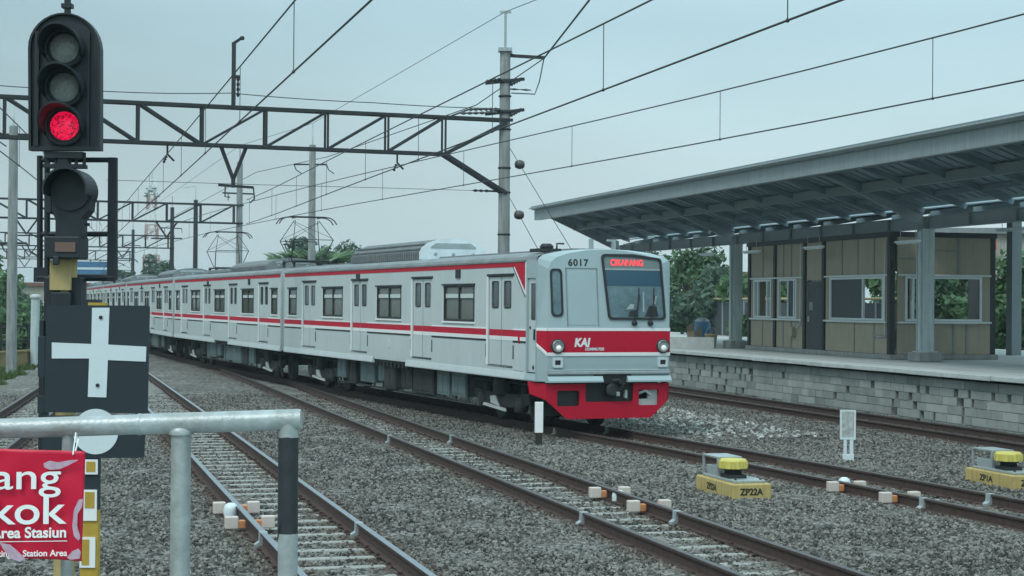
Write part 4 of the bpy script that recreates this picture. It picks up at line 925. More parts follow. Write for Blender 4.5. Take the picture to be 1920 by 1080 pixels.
q = MB(); insulator(q, P0(.2, 7.98), P0(1.1, 7.92), 6, .05); insulator(q, P0(.3, 7.85, .2), P0(1.4, 7.78, .2), 6, .05); q.tube([P0(1.1, 7.92), P0(1.6, 7.72)], .03, 6); q.build('beam_insulator', M_insul, g0)
tp = tpx(437); q = MB(); q.beam(P0(tp, 7.6), P0(tp, 9.42), .10, .12); q.beam(P0(tp, 9.4), P0(tp - .2, 9.55), .07, .08); q.lathe([(.05, 0), (.07, .05), (.05, .1)], P0(tp - .22, 9.5), 8); insulator(q, P0(tp - .12, 8.5), P0(tp - .12, 7.95), 4, .05); q.tube([P0(tp, 8.5), P0(tp - .16, 8.5)], .05, 8); q.build('beam_post', M_dark, g0)
q = MB(); a_, b_, c_ = tpx(415), tpx(461), tpx(438); q.beam(P0(a_, 6.58), P0(c_, 5.72), .09, .09); q.beam(P0(b_, 6.58), P0(c_, 5.72), .09, .09); q.beam(P0(c_, 5.75), P0(c_, 5.5), .10, .10)
q.beam(P0(tpx(410), 5.56), P0(tpx(476), 5.52), .05, .07); q.tube([P0(tpx(423), 5.55), P0(tpx(423), 5.25), P0(tpx(432), 5.24)], .02, 6); q.tube([P0(tpx(476), 5.52), P0(tpx(478), 5.22), P0(tpx(470), 5.10)], .02, 6); q.build('drop_bracket', M_dark, g0)
for x in (745, 314):
    q = MB(); t_ = tpx(x); q.tube([P0(t_, 6.6), P0(t_, 6.34), P0(t_ - .18, 6.16)], .03, 6); insulator(q, P0(t_ + .02, 6.3), P0(t_ + .1, 6.1), 3, .05); q.build('steady_arm', M_dark, g0)
MBg = MB(); MBg.beam(P0(-.1, 5.62), P0(.55, 5.63), .05, .05); insulator(MBg, P0(.45, 5.63), P0(.95, 5.63), 3, .045); MBg.build('steady_bracket', M_dark, mo0)
# the gantries further off
def far_gantry(label, px, D, Ln, dark):
    A = flat(at(px, 400, D)); t = 20 + 0; a = R_(14 + 8); dd = Vector((-math.cos(a), -math.sin(a), 0))
    nd = [.3 + 1.75 * i for i in range(int((Ln - .6) / 1.75))]
    r_, P, mo = gantry(label, A, A + dd * Ln, 7.45, 6.5, nd, nd[len(nd) // 2], M_dark, dark=dark)
    q = MB(); q.tube([(0, 0, 9.7), (0, 0, 10.6)], .035, 6); q.build('mast_extension', M_galv, mo)
    for t_ in (nd[2], nd[len(nd) - 3]):
        q = MB(); q.beam(P(t_ - .55, 6.5), P(t_, 5.7), .08, .08); q.beam(P(t_ + .55, 6.5), P(t_, 5.7), .08, .08); q.beam(P(t_ - .8, 5.65), P(t_ + .8, 5.62), .05, .07); q.build('drop_bracket', M_dark, r_)
    q = MB(); q.beam((-.9, .0, 8.1), (.75, 0, 8.05), .06, .08); q.tube([(.75, 0, 8.05), (.78, 0, 7.7)], .025, 6); q.tube([(-.6, 0, 8.1), (-.6, 0, 7.7)], .025, 6); q.build('cross_arm', M_dark, mo)
    return r_
far_gantry('second lattice gantry down the line, its pale mast rising behind the second train car', 449, 90, 17.5, False)
far_gantry('third gantry down the line with a thin dark mast, behind the third train car', 323, 134, 18, True)
far_gantry('farthest gantry down the line, small and faint beside the lattice tower', 250, 177, 18, True)
def lone_mast(label, px, D, top, dark, arms=()):
    A = flat(at(px, 400, D)); r_ = thing('overhead_mast', label, 'mast', A, 0, 'single masts of the overhead line')
    m_ = MB(); concrete_mast(m_, Vector((0, 0, 0)), top); m_.build('mast', M_dark if dark else M_pole, r_)
    for z_, x0, x1 in arms:
        q = MB(); q.beam((x0, 0, z_), (x1, 0, z_), .05, .07)
        for e in (x0, x1): q.tube([(e, 0, z_), (e + .1, 0, z_ - .25), (e + .35, 0, z_ - .42)], .025, 6); insulator(q, (e, 0, z_), (e + (.3 if e < 0 else -.3), 0, z_), 3, .05)
        q.build('cross_arm', M_dark, r_)
    q = MB(); q.tube([(0, 0, top), (0, 0, top + 1.0), (.0 if not dark else -.9, 0, top + (1.0 if not dark else .85))], .03, 6); q.build('mast_extension', M_galv, r_)
    return r_
lone_mast('concrete mast with a short cross arm rising behind the palms and the near pantograph', 585, 79, 9.65, False, ((8.75, -.85, .65),))
lone_mast('thin dark mast with a bent tip between the second and third gantries', 367, 123, 9.65, True, ())
gm = lone_mast('leaning grey concrete mast standing in the grass at the edge of the tracks', 24, 60.0, 8.5, False, ((8.2, -.6, .7), (4.4, -.4, .5)))

# ------------------------------------------------------------------ wires
def wire(mb, pts, r, sag=0.0):
    out_ = []
    for i in range(len(pts) - 1):
        a, b2 = Vector(pts[i]), Vector(pts[i + 1]); n_ = 10 if sag else 1
        for k in range(n_): u = k / n_; v_ = a.lerp(b2, u); v_.z -= sag * 4 * u * (1 - u); out_.append(v_)
    out_.append(Vector(pts[-1])); mb.tube(out_, r, 6)
def catenary(T, label, s0, s1, off=0, zc=5.16, zm=5.98, step=5.8, ph=0):
    root = thing('catenary_line', label, 'overhead line', PS(pc(T, s0), s0, 0), 0, 'overhead lines above the tracks'); o = root.location.copy()
    ss = list(np.arange(s0, s1, 4.0)); q = MB(); wire(q, [PS(pc(T, s) + off, s, zc) - o for s in ss], .0115); q.build('contact_wire', M_wire, root)
    q = MB(); wire(q, [PS(pc(T, s) + off, s, zm) - o for s in ss], .0115); q.build('messenger_wire', M_wire, root)
    s = s0 + ph
    while s < min(s1, 90):
        q = MB(); P = PS(pc(T, s) + off, s, 0) - o; q.tube([P + Vector((0, 0, zc)), P + Vector((0, 0, zm))], .006, 5); q.lathe([(.012, -.02), (.022, 0), (.012, .02)], P + Vector((0, 0, zc)), 6); q.build('dropper', M_wire, root); s += step
catenary(T_LEFT, 'overhead line above the track closest to the pipe railing, crossing the gantry near its middle', 9, 118, 0, 5.18, 6.02, 5.9, 11.4)
catenary(T_MID, 'overhead line above the middle track, crossing the sky over the numbered train cab', 8, 63, 0, 5.12, 5.95, 5.54, 6.87)
catenary(T_TRAIN, 'overhead line feeding the train, passing low above the platform roof edge', 8, 118, 0, 5.22, 6.03, 6.25, 6.4)
catenary(T_FAR, 'overhead line above the track beside the grass, passing behind the signal head', 9, 88, 0, 5.2, 6.0, 6.2, 3)
def cable(name, label, cat, pts, r, sag=0.0, balls=()):
    P = [Vector(p) for p in pts]; r_ = thing(name, label, cat, P[0]); q = MB(); wire(q, [p - P[0] for p in P], r, sag); q.build('cable', M_wire, r_)
    for b2 in balls:
        q = MB(); q.lathe([(.04, -.13), (.13, -.09), (.15, 0), (.13, .09), (.04, .13)], Vector(b2) - P[0], 12); q.build('strain_insulator', M_insul, r_)
e1, e2, e3 = A0 + Vector((0, 0, 10.77)), flat(at(585, 400, 79)) + Vector((0, 0, 10.65)), flat(at(449, 400, 90)) + Vector((0, 0, 10.6))
cable('earth_wire', 'thin wire running over the very tops of the concrete masts', 'wire', [at(1120, -45, 33), e1, e2, e3, flat(at(250, 400, 177)) + Vector((0, 0, 10.6))], .010)
f1 = A0 + Vector((1.1, -.15, 9.42)); f2 = flat(at(612, 400, 79)) + Vector((0, 0, 9.1)); f3 = flat(at(480, 400, 90)) + Vector((0, 0, 9.2))
cable('feeder_cable', 'thick twin cable dropping steeply to the upper arm of the tall near mast', 'cable', [at(1215, -140, 31), at(1105, 0, 39.5), f1], .026)
cable('feeder_cable', 'cable leading back from the upper arm of the near mast towards the farther masts', 'cable', [f1, at(893, 197, 56), f2, f3, flat(at(330, 400, 134)) + Vector((0, 0, 9.1))], .016)
cable('cross_cable', 'sagging cable strung along the top of the near gantry beam', 'cable', [P0(-.1, 8.0) + A0, P0(tpx(700), 7.98) + A0, P0(tpx(432), 8.05) + A0, P0(tpx(200), 7.93) + A0, P0(tpx(-80), 7.98) + A0], .013, .03)
cable('pull_off_wire', 'thin level wire pulled from the near mast below the gantry beam', 'wire', [P0(.9, 5.63) + A0, P0(tpx(700), 5.62) + A0, P0(tpx(495), 5.6) + A0, P0(tpx(200), 5.6) + A0], .008)
q0 = A0 + Vector((.1, 0, 6.95)); gr = Vector((q0.x + 4.5, q0.y + .4, -.3)); cable('guy_wire', 'upper guy wire with a ball insulator, running down past the cab roof', 'wire', [q0, gr], .010, 0, [q0.lerp(gr, .075)])
q1 = A0 + Vector((.1, 0, 5.55)); gr1 = Vector((q1.x + 3.3, q1.y + .4, -.3)); cable('guy_wire', 'lower guy wire with a ball insulator, from the near mast behind the train roof', 'wire', [q1, gr1], .010, 0, [q1.lerp(gr1, .10)])

# ------------------------------------------------------------------ colour light signal
SD = 11.1; sb0 = flat(at(119, 560, SD)); sb0.z = -.15; PM = SD / F_PX
def sg(px, py, dy=0.0): v = at(px, py, SD) - sb0; return Vector((v.x, dy, v.z))
def sg2(px, py): v = sg(px, py); return (v.x, v.z)
sig = thing('signal', 'black three lamp railway signal showing red, on an ochre post beside the tracks', 'signal', sb0)
q = MB(); q.tube([(0, .08, -.2), (0, .08, sg(0, 545).z), (0, .08, sg(0, 485).z)], .066, 14); q.build('post', M_ochre, sig)
MB().box(-.16, .16, -.05, .22, -.3, .1).build('footing', M_concrete, sig)
cx, ct = sg2(123, 93); outl = [sg2(57, 283), sg2(191, 283), sg2(191, 93)] + [(cx + 67.5 * PM * math.cos(a), ct + 67.5 * PM * math.sin(a)) for a in np.linspace(0, math.pi, 17)][1:-1] + [sg2(56, 93)]
q = plate([outl], -.02, .04); rim = [(cx + (x - cx) * .93, ct + (z - ct) * .96) for x, z in outl]; plate([outl, rim], -.045, -.021, q)
q.box(sg(70, 0).x, sg(78, 0).x, -.05, -.02, sg(0, 275).z, sg(0, 60).z); q.box(sg(168, 0).x, sg(172, 0).x, -.04, -.02, sg(0, 275).z, sg(0, 60).z); q.box(cx - .17, cx + .17, .04, .24, sg(0, 275).z, ct + .05); hd_ = q.build('signal_head', M_black, sig)
for i, (py, mt, nm) in enumerate(((92, M_lensgrey, 'lens'), (165, M_lensgrey, 'lens'), (237, mat('signal_red', (.95, .008, .075), .3, noise=.8, nscale=85, detail=3, emit=1.0), 'red_lens'))):
    v_ = sg(123, py); r_ = .103
    q = MB(); q.lathe([(r_ + .03, -.022), (r_ + .03, -.06), (r_ + .004, -.06), (r_ + .004, -.03)], (v_.x, 0, v_.z), 28, 0, 'y')
    n_ = 20; vs = []
    for k in range(n_ + 1):
        a = R_(-28) + R_(236) * k / n_; dp = -.055 - .20 * max(0.0, math.sin((a - R_(-28)) / R_(236) * math.pi)) ** .6
        for rr, yy in ((r_ + .028, -.05), (r_ + .034, dp), (r_ + .022, dp), (r_ + .016, -.05)): vs.append((v_.x + rr * math.cos(a), yy, v_.z + rr * math.sin(a)))
    fs = [(i_ * 4 + k, i_ * 4 + (k + 1) % 4, i_ * 4 + 4 + (k + 1) % 4, i_ * 4 + 4 + k) for i_ in range(n_) for k in range(4)]
    q.add(vs, fs, 0, False); q.build('visor', M_black, hd_)
    q = MB(); q.lathe([(r_, -.024), (r_ * .8, -.036), (r_ * .4, -.044), (.008, -.046)], (v_.x, 0, v_.z), 28, 0, 'y'); q.build(nm, mt, hd_)
q = MB(); q.tube([sg(123, 26, .05), sg(123, -90, .05)], .022, 8); q.box(sg(113, 0).x, sg(133, 0).x, .02, .08, sg(0, 12).z, sg(0, 4).z); q.build('top_rod', M_black, sig)
q = MB(); q.box(sg(88, 0).x, sg(160, 0).x, -.03, .06, sg(0, 296).z, sg(0, 284).z); q.box(sg(112, 0).x, sg(132, 0).x, -.02, .07, sg(0, 312).z, sg(0, 290).z); q.box(sg(86, 0).x, sg(162, 0).x, -.03, .08, sg(0, 314).z, sg(0, 307).z)
for x in (90, 105, 143, 158): q.tube([sg(x, 314, 0), sg(x, 286, 0)], .012, 6)
q.build('head_bracket', M_black, sig)
q = MB(); yb_ = .16
for x in (62, 76): q.tube([sg(x, 288, yb_), sg(x, 524, yb_)], .02, 8)
q.tube([sg(204, 292, yb_), sg(204, 524, yb_)], .022, 8); q.box(sg(196, 0).x, sg(211, 0).x, yb_ - .02, yb_ + .02, sg(0, 524).z, sg(0, 290).z)
for y_, a, b2 in ((296, 62, 204), (437, 62, 204), (520, 58, 204)): q.tube([sg(a, y_, yb_), sg(b2, y_, yb_)], .017 if y_ < 500 else .024, 8)
q.box(sg(57, 0).x, sg(84, 0).x, yb_ - .02, yb_ + .02, sg(0, 528).z, sg(0, 500).z); q.build('ladder_frame', M_black, sig)
q = MB(); v_ = sg(137, 359); rr0 = 41 * PM
hood = [sg2(157, 447), sg2(157, 412), sg2(171, 395)] + [(v_.x + rr0 * math.cos(a), v_.z + rr0 * math.sin(a)) for a in np.linspace(-.5, math.pi + .5, 22)] + [sg2(101, 395), sg2(108, 412), sg2(108, 447)]
q.prism(hood, 'y', -.06, .10)
lip = [(v_.x + rr0 * 1.02 * math.cos(a), v_.z + rr0 * 1.02 * math.sin(a)) for a in np.linspace(-.25, math.pi + .25, 22)]; lin = [(v_.x + rr0 * .93 * math.cos(a), v_.z + rr0 * .93 * math.sin(a)) for a in np.linspace(math.pi + .25, -.25, 22)]
plate([lip + lin], -.22, -.06, q); plate([circle(v_.x, v_.z, rr0 * .9, 26)], -.075, -.06, q)
q.box(sg(92, 0).x, sg(104, 0).x, -.05, .06, sg(0, 400).z, sg(0, 325).z); q.tube([sg(160, 421, 0), sg(168, 421, 0)], .012, 6); q.tube([sg(84, 343, .02), sg(96, 343, .02)], .014, 6); q.tube([sg(82, 377, .02), sg(94, 377, .02)], .014, 6); q.build('hooded_lamp', M_black, sig, bev=.006)
q = MB(); q.box(sg(95, 0).x, sg(161, 0).x, -.10, .14, sg(0, 484).z, sg(0, 443).z); q.box(sg(113, 0).x, sg(124, 0).x, -.12, -.09, sg(0, 497).z, sg(0, 480).z); lb_ = q.build('lamp_box', M_black, sig, bev=.008)
MB().box(sg(116, 0).x, sg(154, 0).x, -.108, -.101, sg(0, 472).z, sg(0, 454).z).build('pane', mat('brown_glass', (.16, .10, .08), .2), lb_)
MB().box(sg(100, 0).x, sg(139, 0).x, -.02, .012, sg(0, 543).z, sg(0, 487).z).build('post_plate', M_ochre, sig)
q = MB(); q.box(sg(86, 0).x, sg(156, 0).x, .02, .17, sg(0, 640).z, sg(0, 519).z); q.box(sg(104, 0).x, sg(140, 0).x, -.03, .02, sg(0, 600).z, sg(0, 547).z); q.build('cable_casing', M_black, sig, bev=.006)
q = MB(); q.box(sg(80, 0).x, sg(88, 0).x, .0, .15, sg(0, 860).z, sg(0, 600).z); q.build('side_casing', M_black, sig)

# plus board and disc board on their own striped post
bs = flat(at(180, 560, 10.8)); bs.z = -.15
def bg2(px, py): v = at(px, py, 10.8) - bs; return Vector((v.x, 0, v.z))
brd = thing('board_post', 'black boards with a white plus and a white disc on a yellow and black post', 'signal board', bs)
q = plate([rounded([tuple(bg2(*c).xz) for c in ((84, 773), (277, 775), (281, 573), (88, 572))], .012)], -.006, .006); q.box(bg2(78, 0).x, bg2(90, 0).x, .0, .05, bg2(0, 706).z, bg2(0, 630).z); q.box(bg2(78, 0).x, bg2(90, 0).x, .0, .05, bg2(0, 773).z, bg2(0, 742).z); b1 = q.build('plus_board', M_blackbd, brd)
pl_ = [(173.5, 577), (206, 577), (203.5, 646), (275, 650), (274, 678), (203, 675), (200, 745), (165.5, 744), (168, 672), (98, 672), (98, 642), (172, 645)]
plate([[tuple(bg2(*c).xz) for c in pl_]], -.012, -.0065).build('white_plus', M_refl, b1)
for c in ((190, 595), (184, 722)):
    v_ = bg2(*c); q = MB(); q.lathe([(.012, -.011), (.012, -.02), (.006, -.022)], (v_.x, 0, v_.z), 8, 0, 'y'); q.build('bolt', M_dark, b1)
q = plate([[tuple(bg2(*c).xz) for c in ((80, 860), (270, 858), (274, 779), (80, 779))]], -.006, .006); b2_ = q.build('disc_board', M_blackbd, brd); v_ = bg2(180, 809)
plate([circle(v_.x, v_.z, 42.5 * 10.8 / F_PX, 40)], -.012, -.0065).build('white_disc', M_refl, b2_)
q = MB(); q.box(bg2(163, 0).x, bg2(193, 0).x, .01, .07, bg2(0, 955).z, 2.6); q.build('post', M_blackbd, brd)
q = MB(); q.box(bg2(160, 0).x, bg2(193, 0).x, .008, .072, -.3, bg2(0, 955).z); q.build('post', M_yellow, brd); MB().box(bg2(171, 0).x, bg2(205, 0).x, .0, .05, bg2(0, 573).z, bg2(0, 566).z).build('cap', M_yellow, brd)
for (x0, x1, y0_, y1_) in ((167, 192, 860, 888), (165, 191, 917, 975), (160, 189, 1006, 1063)):
    q = MB(); q.box(bg2(x0, 0).x, bg2(x1, 0).x, -.004, .007, bg2(0, y1_).z, bg2(0, y0_).z); po = q.build('plate', M_white, brd)
    q = MB(); q.box(bg2(x0 + 4, 0).x, bg2(x1 - (4 if y0_ < 1000 else 11), 0).x, -.007, -.0045, bg2(0, y1_ - (5 if y0_ != 917 else 24)).z, bg2(0, y0_ + 4).z); q.build('yellow_patch', M_yellow, po)

# ------------------------------------------------------------------ the platform the photograph is taken from, its railing and the red notice
np_ = MB(); np_.box(-1.3, .98, -14, 5.0, -.5, .99); tag(np_.build('near_platform', M_deck, None, (0, 0, 0), TH), kind='structure')
RD = 4.5; rl = flat(at(541, 787, RD)); rl.z = .992
rr_ = lambda px, py, D=RD: at(px, py, D) - rl
rail = thing('railing', 'galvanised pipe railing whose end post is painted black above bare metal', 'railing', rl)
top_ = [rr_(x, 787 + (541 - x) * .031) for x in (-700, -300, 0, 262, 541)]
q = MB(); q.tube(top_[:4], .0265, 18); q.build('top_rail', M_pipe, rail)
q = MB(); q.tube([top_[3], top_[4], rr_(552, 786.5), rr_(565, 786)], [.0275, .0275, .0275, .0265], 18); q.build('top_rail', M_pipe, rail)
q = MB(); q.tube([rr_(541, 789), rr_(541, 820)], [.0255, .0262], 18); q.tube([rr_(540, 1000), Vector((0, 0, 0))], .0258, 18); q.lathe([(.05, 0), (.05, .012), (.028, .014)], seg=16); q.build('end_post', M_pipe, rail)
q = MB(); zc_ = rr_(541, 820).z; vs = []; n_ = 24
for k in range(n_):
    a = 2 * math.pi * k / n_; low = rr_(540, 978 + 38 * math.cos(a + .4) * (-1)).z + .006 * math.sin(5 * a)
    for z_ in (low, zc_ + .002 * math.sin(3 * a)): vs.append((.0264 * math.cos(a), .0264 * math.sin(a), z_))
q.add(vs, [(k * 2, (k * 2 + 2) % (2 * n_), (k * 2 + 3) % (2 * n_), k * 2 + 1) for k in range(n_)], 0, True); q.tube([rr_(541, 819), rr_(540, 1005)], .0257, 18); q.build('black_paint', mat('flaking_black', (.028, .035, .042), .6, noise=.4, nscale=30), rail)
for x, r in ((340, .0262), (-330, .0262)):
    b2 = rr_(x, 787 + (541 - x) * .031); q = MB(); q.tube([b2, Vector((b2.x, b2.y, 0))], r, 18); q.lathe([(.033, -.03), (.034, -.02), (.028, -.012)], b2, 16); q.build('post', M_pipe, rail)
for x in (262, 520):
    c0 = rr_(x - 2, 787 + (541 - x) * .031); c1 = rr_(x + 2, 787 + (541 - x) * .031); q = MB(); q.tube([c0, c1], .0288, 18); q.build('weld_bead', M_pipe, rail)
b2 = rr_(127, 800); q = MB(); q.tube([b2, Vector((b2.x, b2.y, 0))], .0145, 14); q.build('post', M_pipe, rail)
ND = 4.40; nl = at(160, 846, ND)
def nn(px, py): v = at(px, py, ND) - nl; return (v.x, v.z)
def nx(px): return nn(px, 950)[0]
no = thing('notice', 'red notice sheet in white lettering tied to the pipe railing', 'notice', nl)
# the sheet sags and wrinkles a little
us = np.linspace(-.46, 0, 47); ws = np.linspace(0, 1, 29); vs = []; fs = []
for j, w_ in enumerate(ws):
    for i, u in enumerate(us):
        tl = nn(160, 846)[1] + (-u) * .022; bl = nn(156, 1052)[1] + (-u) * .045; x = u + (-.006) * w_ * 1.0; z = tl + (bl - tl) * w_
        y = .0028 * math.sin(u * 38 + w_ * 5) * math.sin(w_ * 9 + u * 11) + .004 * math.exp(-((u + .05) ** 2) / .0012) * math.sin(w_ * 14)
        vs.append((x, y, z))
W_ = len(us)
for j in range(len(ws) - 1):
    for i in range(W_ - 1): fs.append((j * W_ + i, j * W_ + i + 1, (j + 1) * W_ + i + 1, (j + 1) * W_ + i))
q = MB(); q.add(vs, fs, 0, True); o_ = q.build('sheet', M_vinyl, no); sm_ = o_.modifiers.new('thick', 'SOLIDIFY'); sm_.thickness = .0015; sm_.offset = 1
def line(txt, px, py, hpx, bold, name, m_=M_white, xs=1.0, lift=0.0):
    x, z = nn(px, py); q = lettering(txt, hpx * ND / F_PX, 0, 0, 0, align='RIGHT', bold=bold, depth=.0006)
    c_, s_ = math.cos(R_(1.2)), math.sin(R_(1.2)); q.xform(lambda a, y, b: (x + a * xs * c_, y - .0105 - lift, z + b + a * xs * s_)); q.build(name, m_, no)
line('Dilarang', 116, 915, 49, .0005, 'lettering', M_white, 1.36); line('Merokok', 123, 980, 53, .0010, 'lettering', M_white, 1.22, .0016); line('Di Area Stasiun', 127, 1006, 19.5, .0009, 'lettering'); line('No Smoking In Station Area', 128, 1041, 11.5, .0004, 'lettering')
q = MB(); x0, z0 = nn(128, 1013); q.box(x0 - .3, x0, -.0115, -.0108, z0 - .001, z0 + .0008); q.xform(lambda x, y, z: (x, y, z + (x - x0) * .021)); q.build('rule', M_white, no)
M_glare = mat('painted_glare', (.56, .40, .50), .6, 0, noise=.35, nscale=60)  # glare on the wrinkled sheet, painted as pale patches
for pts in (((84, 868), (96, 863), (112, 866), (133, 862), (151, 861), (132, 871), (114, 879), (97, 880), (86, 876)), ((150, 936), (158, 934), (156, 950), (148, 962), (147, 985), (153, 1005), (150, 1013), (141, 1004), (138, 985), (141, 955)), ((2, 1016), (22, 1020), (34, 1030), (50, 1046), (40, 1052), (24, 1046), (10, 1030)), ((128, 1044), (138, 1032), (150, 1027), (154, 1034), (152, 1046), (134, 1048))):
    q = MB(); plate([rounded([nn(*c) for c in pts], .0012, 2)], -.0136, -.0130, q); q.build('glare_patch', M_glare, no)
q = MB(); q.tube([(-.03, -.006, -.008), (-.03, .02, .0), (-.03, .05, .03), (-.03, .02, .045), (-.03, -.006, -.008)], .002, 5); q.build('tie', M_white, no)

# ------------------------------------------------------------------ small things between the tracks
def axle_sensor(T, P, sd, label, gauge=1.13):
    p_, s_ = to_ps(P); L_ = PS(pc(T, s_) + sd * gauge / 2, s_, 0); r_ = thing('axle_sensor', label, 'axle sensor', L_, TH, 'axle counting sensors on the rails')
    for e in (-1, 1):
        q = MB(); q.box(e * .205 - .075, e * .205 + .075, -.055, .055, -.125, .015); q.build('sensor_head', M_sensor, r_, bev=.012)
        q = MB(); q.box(min(e * .05, e * .15), max(e * .05, e * .15), -.045, .045, -.12, -.03); q.build('sensor_arm', M_orange, r_, bev=.008)
    q = MB(); q.box(-.19, .19, -.03, .03, -.185, -.165); q.build('clamp', M_dark, r_)
def cable_pod(P, label):
    r_ = thing('cable_pod', label, 'junction pod', P, TH, 'white junction pods beside the rails'); q = MB(); q.lathe([(.085, -.1), (.09, 0), (.075, .05), (.04, .075), (.01, .08)], seg=16); q.build('cover', M_refl, r_); q = MB(); q.tube([(0, 0, -.05), (.06, -.1, -.08), (.2, -.2, -.1)], .015, 6); q.build('lead_cable', M_rubber, r_)
axle_sensor(T_LEFT, gp(438, 943), -1, 'white axle sensor on the railing-side track, the farther of its pair'); axle_sensor(T_LEFT, gp(463, 970), -1, 'white axle sensor on the railing-side track, the nearer of its pair')
axle_sensor(T_MID, gp(1143, 915), 1, 'white axle sensor on the middle track rail, the farther of its pair'); axle_sensor(T_MID, gp(1207, 940), 1, 'white axle sensor on the middle track rail, the nearer of its pair')
axle_sensor(T_TRAIN, gp(1553, 905), -1, 'white axle sensor on the rail ahead of the train, the farther of its pair'); axle_sensor(T_TRAIN, gp(1650, 925), -1, 'white axle sensor on the rail ahead of the train, the nearer of its pair')
cable_pod(gp(433, 955, -.05), 'white junction pod between the sensors of the railing-side track'); cable_pod(gp(1160, 930, -.08), 'white junction pod between the sensors of the middle track'); cable_pod(gp(1583, 905, -.08), 'white junction pod between the sensors ahead of the train')

def counter_box(corner, label, t1, t2):
    r_ = thing('counter_box', label, 'trackside box', corner, TH, 'yellow trackside counter boxes'); W, Ln = .56, 1.35
    q = MB(); q.box(0, W, 0, Ln, -.45, .06); bl = q.build('block', M_box, r_, bev=.018)
    q = lettering(t1, .085, .11, -.085, -.002, bold=.004, width=.33); q.build('code', M_ink, bl)
    q = lettering(t2, .085, 0, -.085, -.002, bold=.004, width=.36); q.xform(lambda x, y, z: (y, .93 - x, z)); q.build('code', M_ink, bl)
    q = MB(); q.box(.06, W - .05, .1, Ln - .1, .062, .10); q.box(.1, .34, .8, 1.2, .10, .22); q.build('steel_plate', M_galv, r_, bev=.008)
    q = MB()
    for y in (.72, 1.25): q.box(.07, .10, y, y + .03, .10, .34); q.box(.40, .43, y, y + .03, .10, .34)
    q.box(.07, .43, .72, 1.28, .34, .36); q.build('guard', M_galv, r_)
    q = MB(); q.lathe([(.12, .10), (.12, .2), (.17, .23)], (.21, .50, 0), 16); q.box(.08, .34, .34, .64, .10, .15); q.build('neck', M_rubber, r_)
    q = MB(); q.lathe([(.185, .225), (.205, .23), (.198, .33), (.18, .352), (.14, .357)], (.21, .50, 0), 8, 0, 'z', False)
    for k in range(24): a = 2 * math.pi * k / 24; q.box(.21 + .192 * math.cos(a) - .008, .21 + .192 * math.cos(a) + .008, .50 + .192 * math.sin(a) - .008, .50 + .192 * math.sin(a) + .008, .24, .325)
    q.build('cap', M_capyel, r_)
    for x, y in ((.1, .15), (.46, .15), (.1, 1.2), (.46, 1.2)): q = MB(); q.lathe([(.018, .1), (.018, .118), (.008, .12)], (x, y, 0), 6); q.build('bolt', M_rust, r_)
counter_box((2.955, 22.85, 0), 'yellow trackside box marked ZP22A with a ribbed yellow cap, on the gravel between tracks', 'ZP22A', 'ZP22A')
counter_box((7.12, 24.3, 0), 'yellow trackside box beyond the rail by the platform wall, at the edge of the view', 'ZP1A', 'ZP1A')
o = thing('marker_post', 'short white marker post with a black foot in front of the train skirt', 'marker post', (.51, 31.3, -.15), R_(4))
q = MB(); q.box(-.075, .075, -.03, .03, .24, .80); q.build('white_face', M_white, o, bev=.006); q = MB(); q.box(-.09, .09, .031, .07, .22, .79); q.box(-.062, .062, -.025, .05, -.1, .235); q.build('black_post', M_ink, o)
o = thing('sign_post', 'small weathered white sign on a short white leg beside the rails near the platform wall', 'sign', (5.63, 28.7, -.15), R_(-6))
q = plate([rounded(rect(-.135, .13, .36, .86), .012)], -.015, .015); so = q.build('sign_board', mat('weathered_white', (.62, .68, .69), .8, noise=.55, nscale=14, streak=.3, col2=(.30, .33, .32)), o)
q = plate([rect(-.13, .125, .365, .855), rect(-.105, .1, .40, .83)], -.02, -.0155); q.build('border', M_refl, so)
q = MB(); q.box(-.085, .10, -.02, .03, -.2, .12); q.box(-.07, -.02, -.018, .03, .12, .36); q.box(.03, .09, -.018, .03, .12, .36); q.build('leg', M_refl, o, bev=.006)

# ------------------------------------------------------------------ planting
def leaf_cloud(clumps, n, size, mname, name, parent, flat_=.0):
    c = np.array([k[:3] for k in clumps]); r = np.array([k[3] for k in clumps]); wgt = r ** 2; pick = rng.choice(len(c), n, p=wgt / wgt.sum())
    dirs = rng.normal(size=(n, 3)); dirs /= np.linalg.norm(dirs, axis=1)[:, None]; rad = r[pick] * rng.random(n) ** .45
    pos = c[pick] + dirs * rad[:, None] * np.array([1, 1, .85])
    nrm = dirs * .7 + rng.normal(size=(n, 3)) * .6 + np.array([0, 0, .4]); nrm /= np.linalg.norm(nrm, axis=1)[:, None]
    t1 = np.cross(nrm, rng.normal(size=(n, 3))); t1 /= np.linalg.norm(t1, axis=1)[:, None]; t2 = np.cross(nrm, t1)
    sz = size * (.6 + .8 * rng.random((n, 1))); a = t1 * sz; b_ = t2 * sz * .55
    V = np.stack([pos - a, pos + b_ * .9 - a * .1, pos + a, pos - b_ * .9 - a * .1], 1).reshape(-1, 3)
    F = np.arange(4 * n).reshape(n, 4); ct = rng.random(len(c))
    tn = np.clip(.35 * ct[pick] + .45 * rng.random(n) + .1, 0, 1)
    return npmesh(name, V, F, mname, np.repeat(tn, 4), parent)
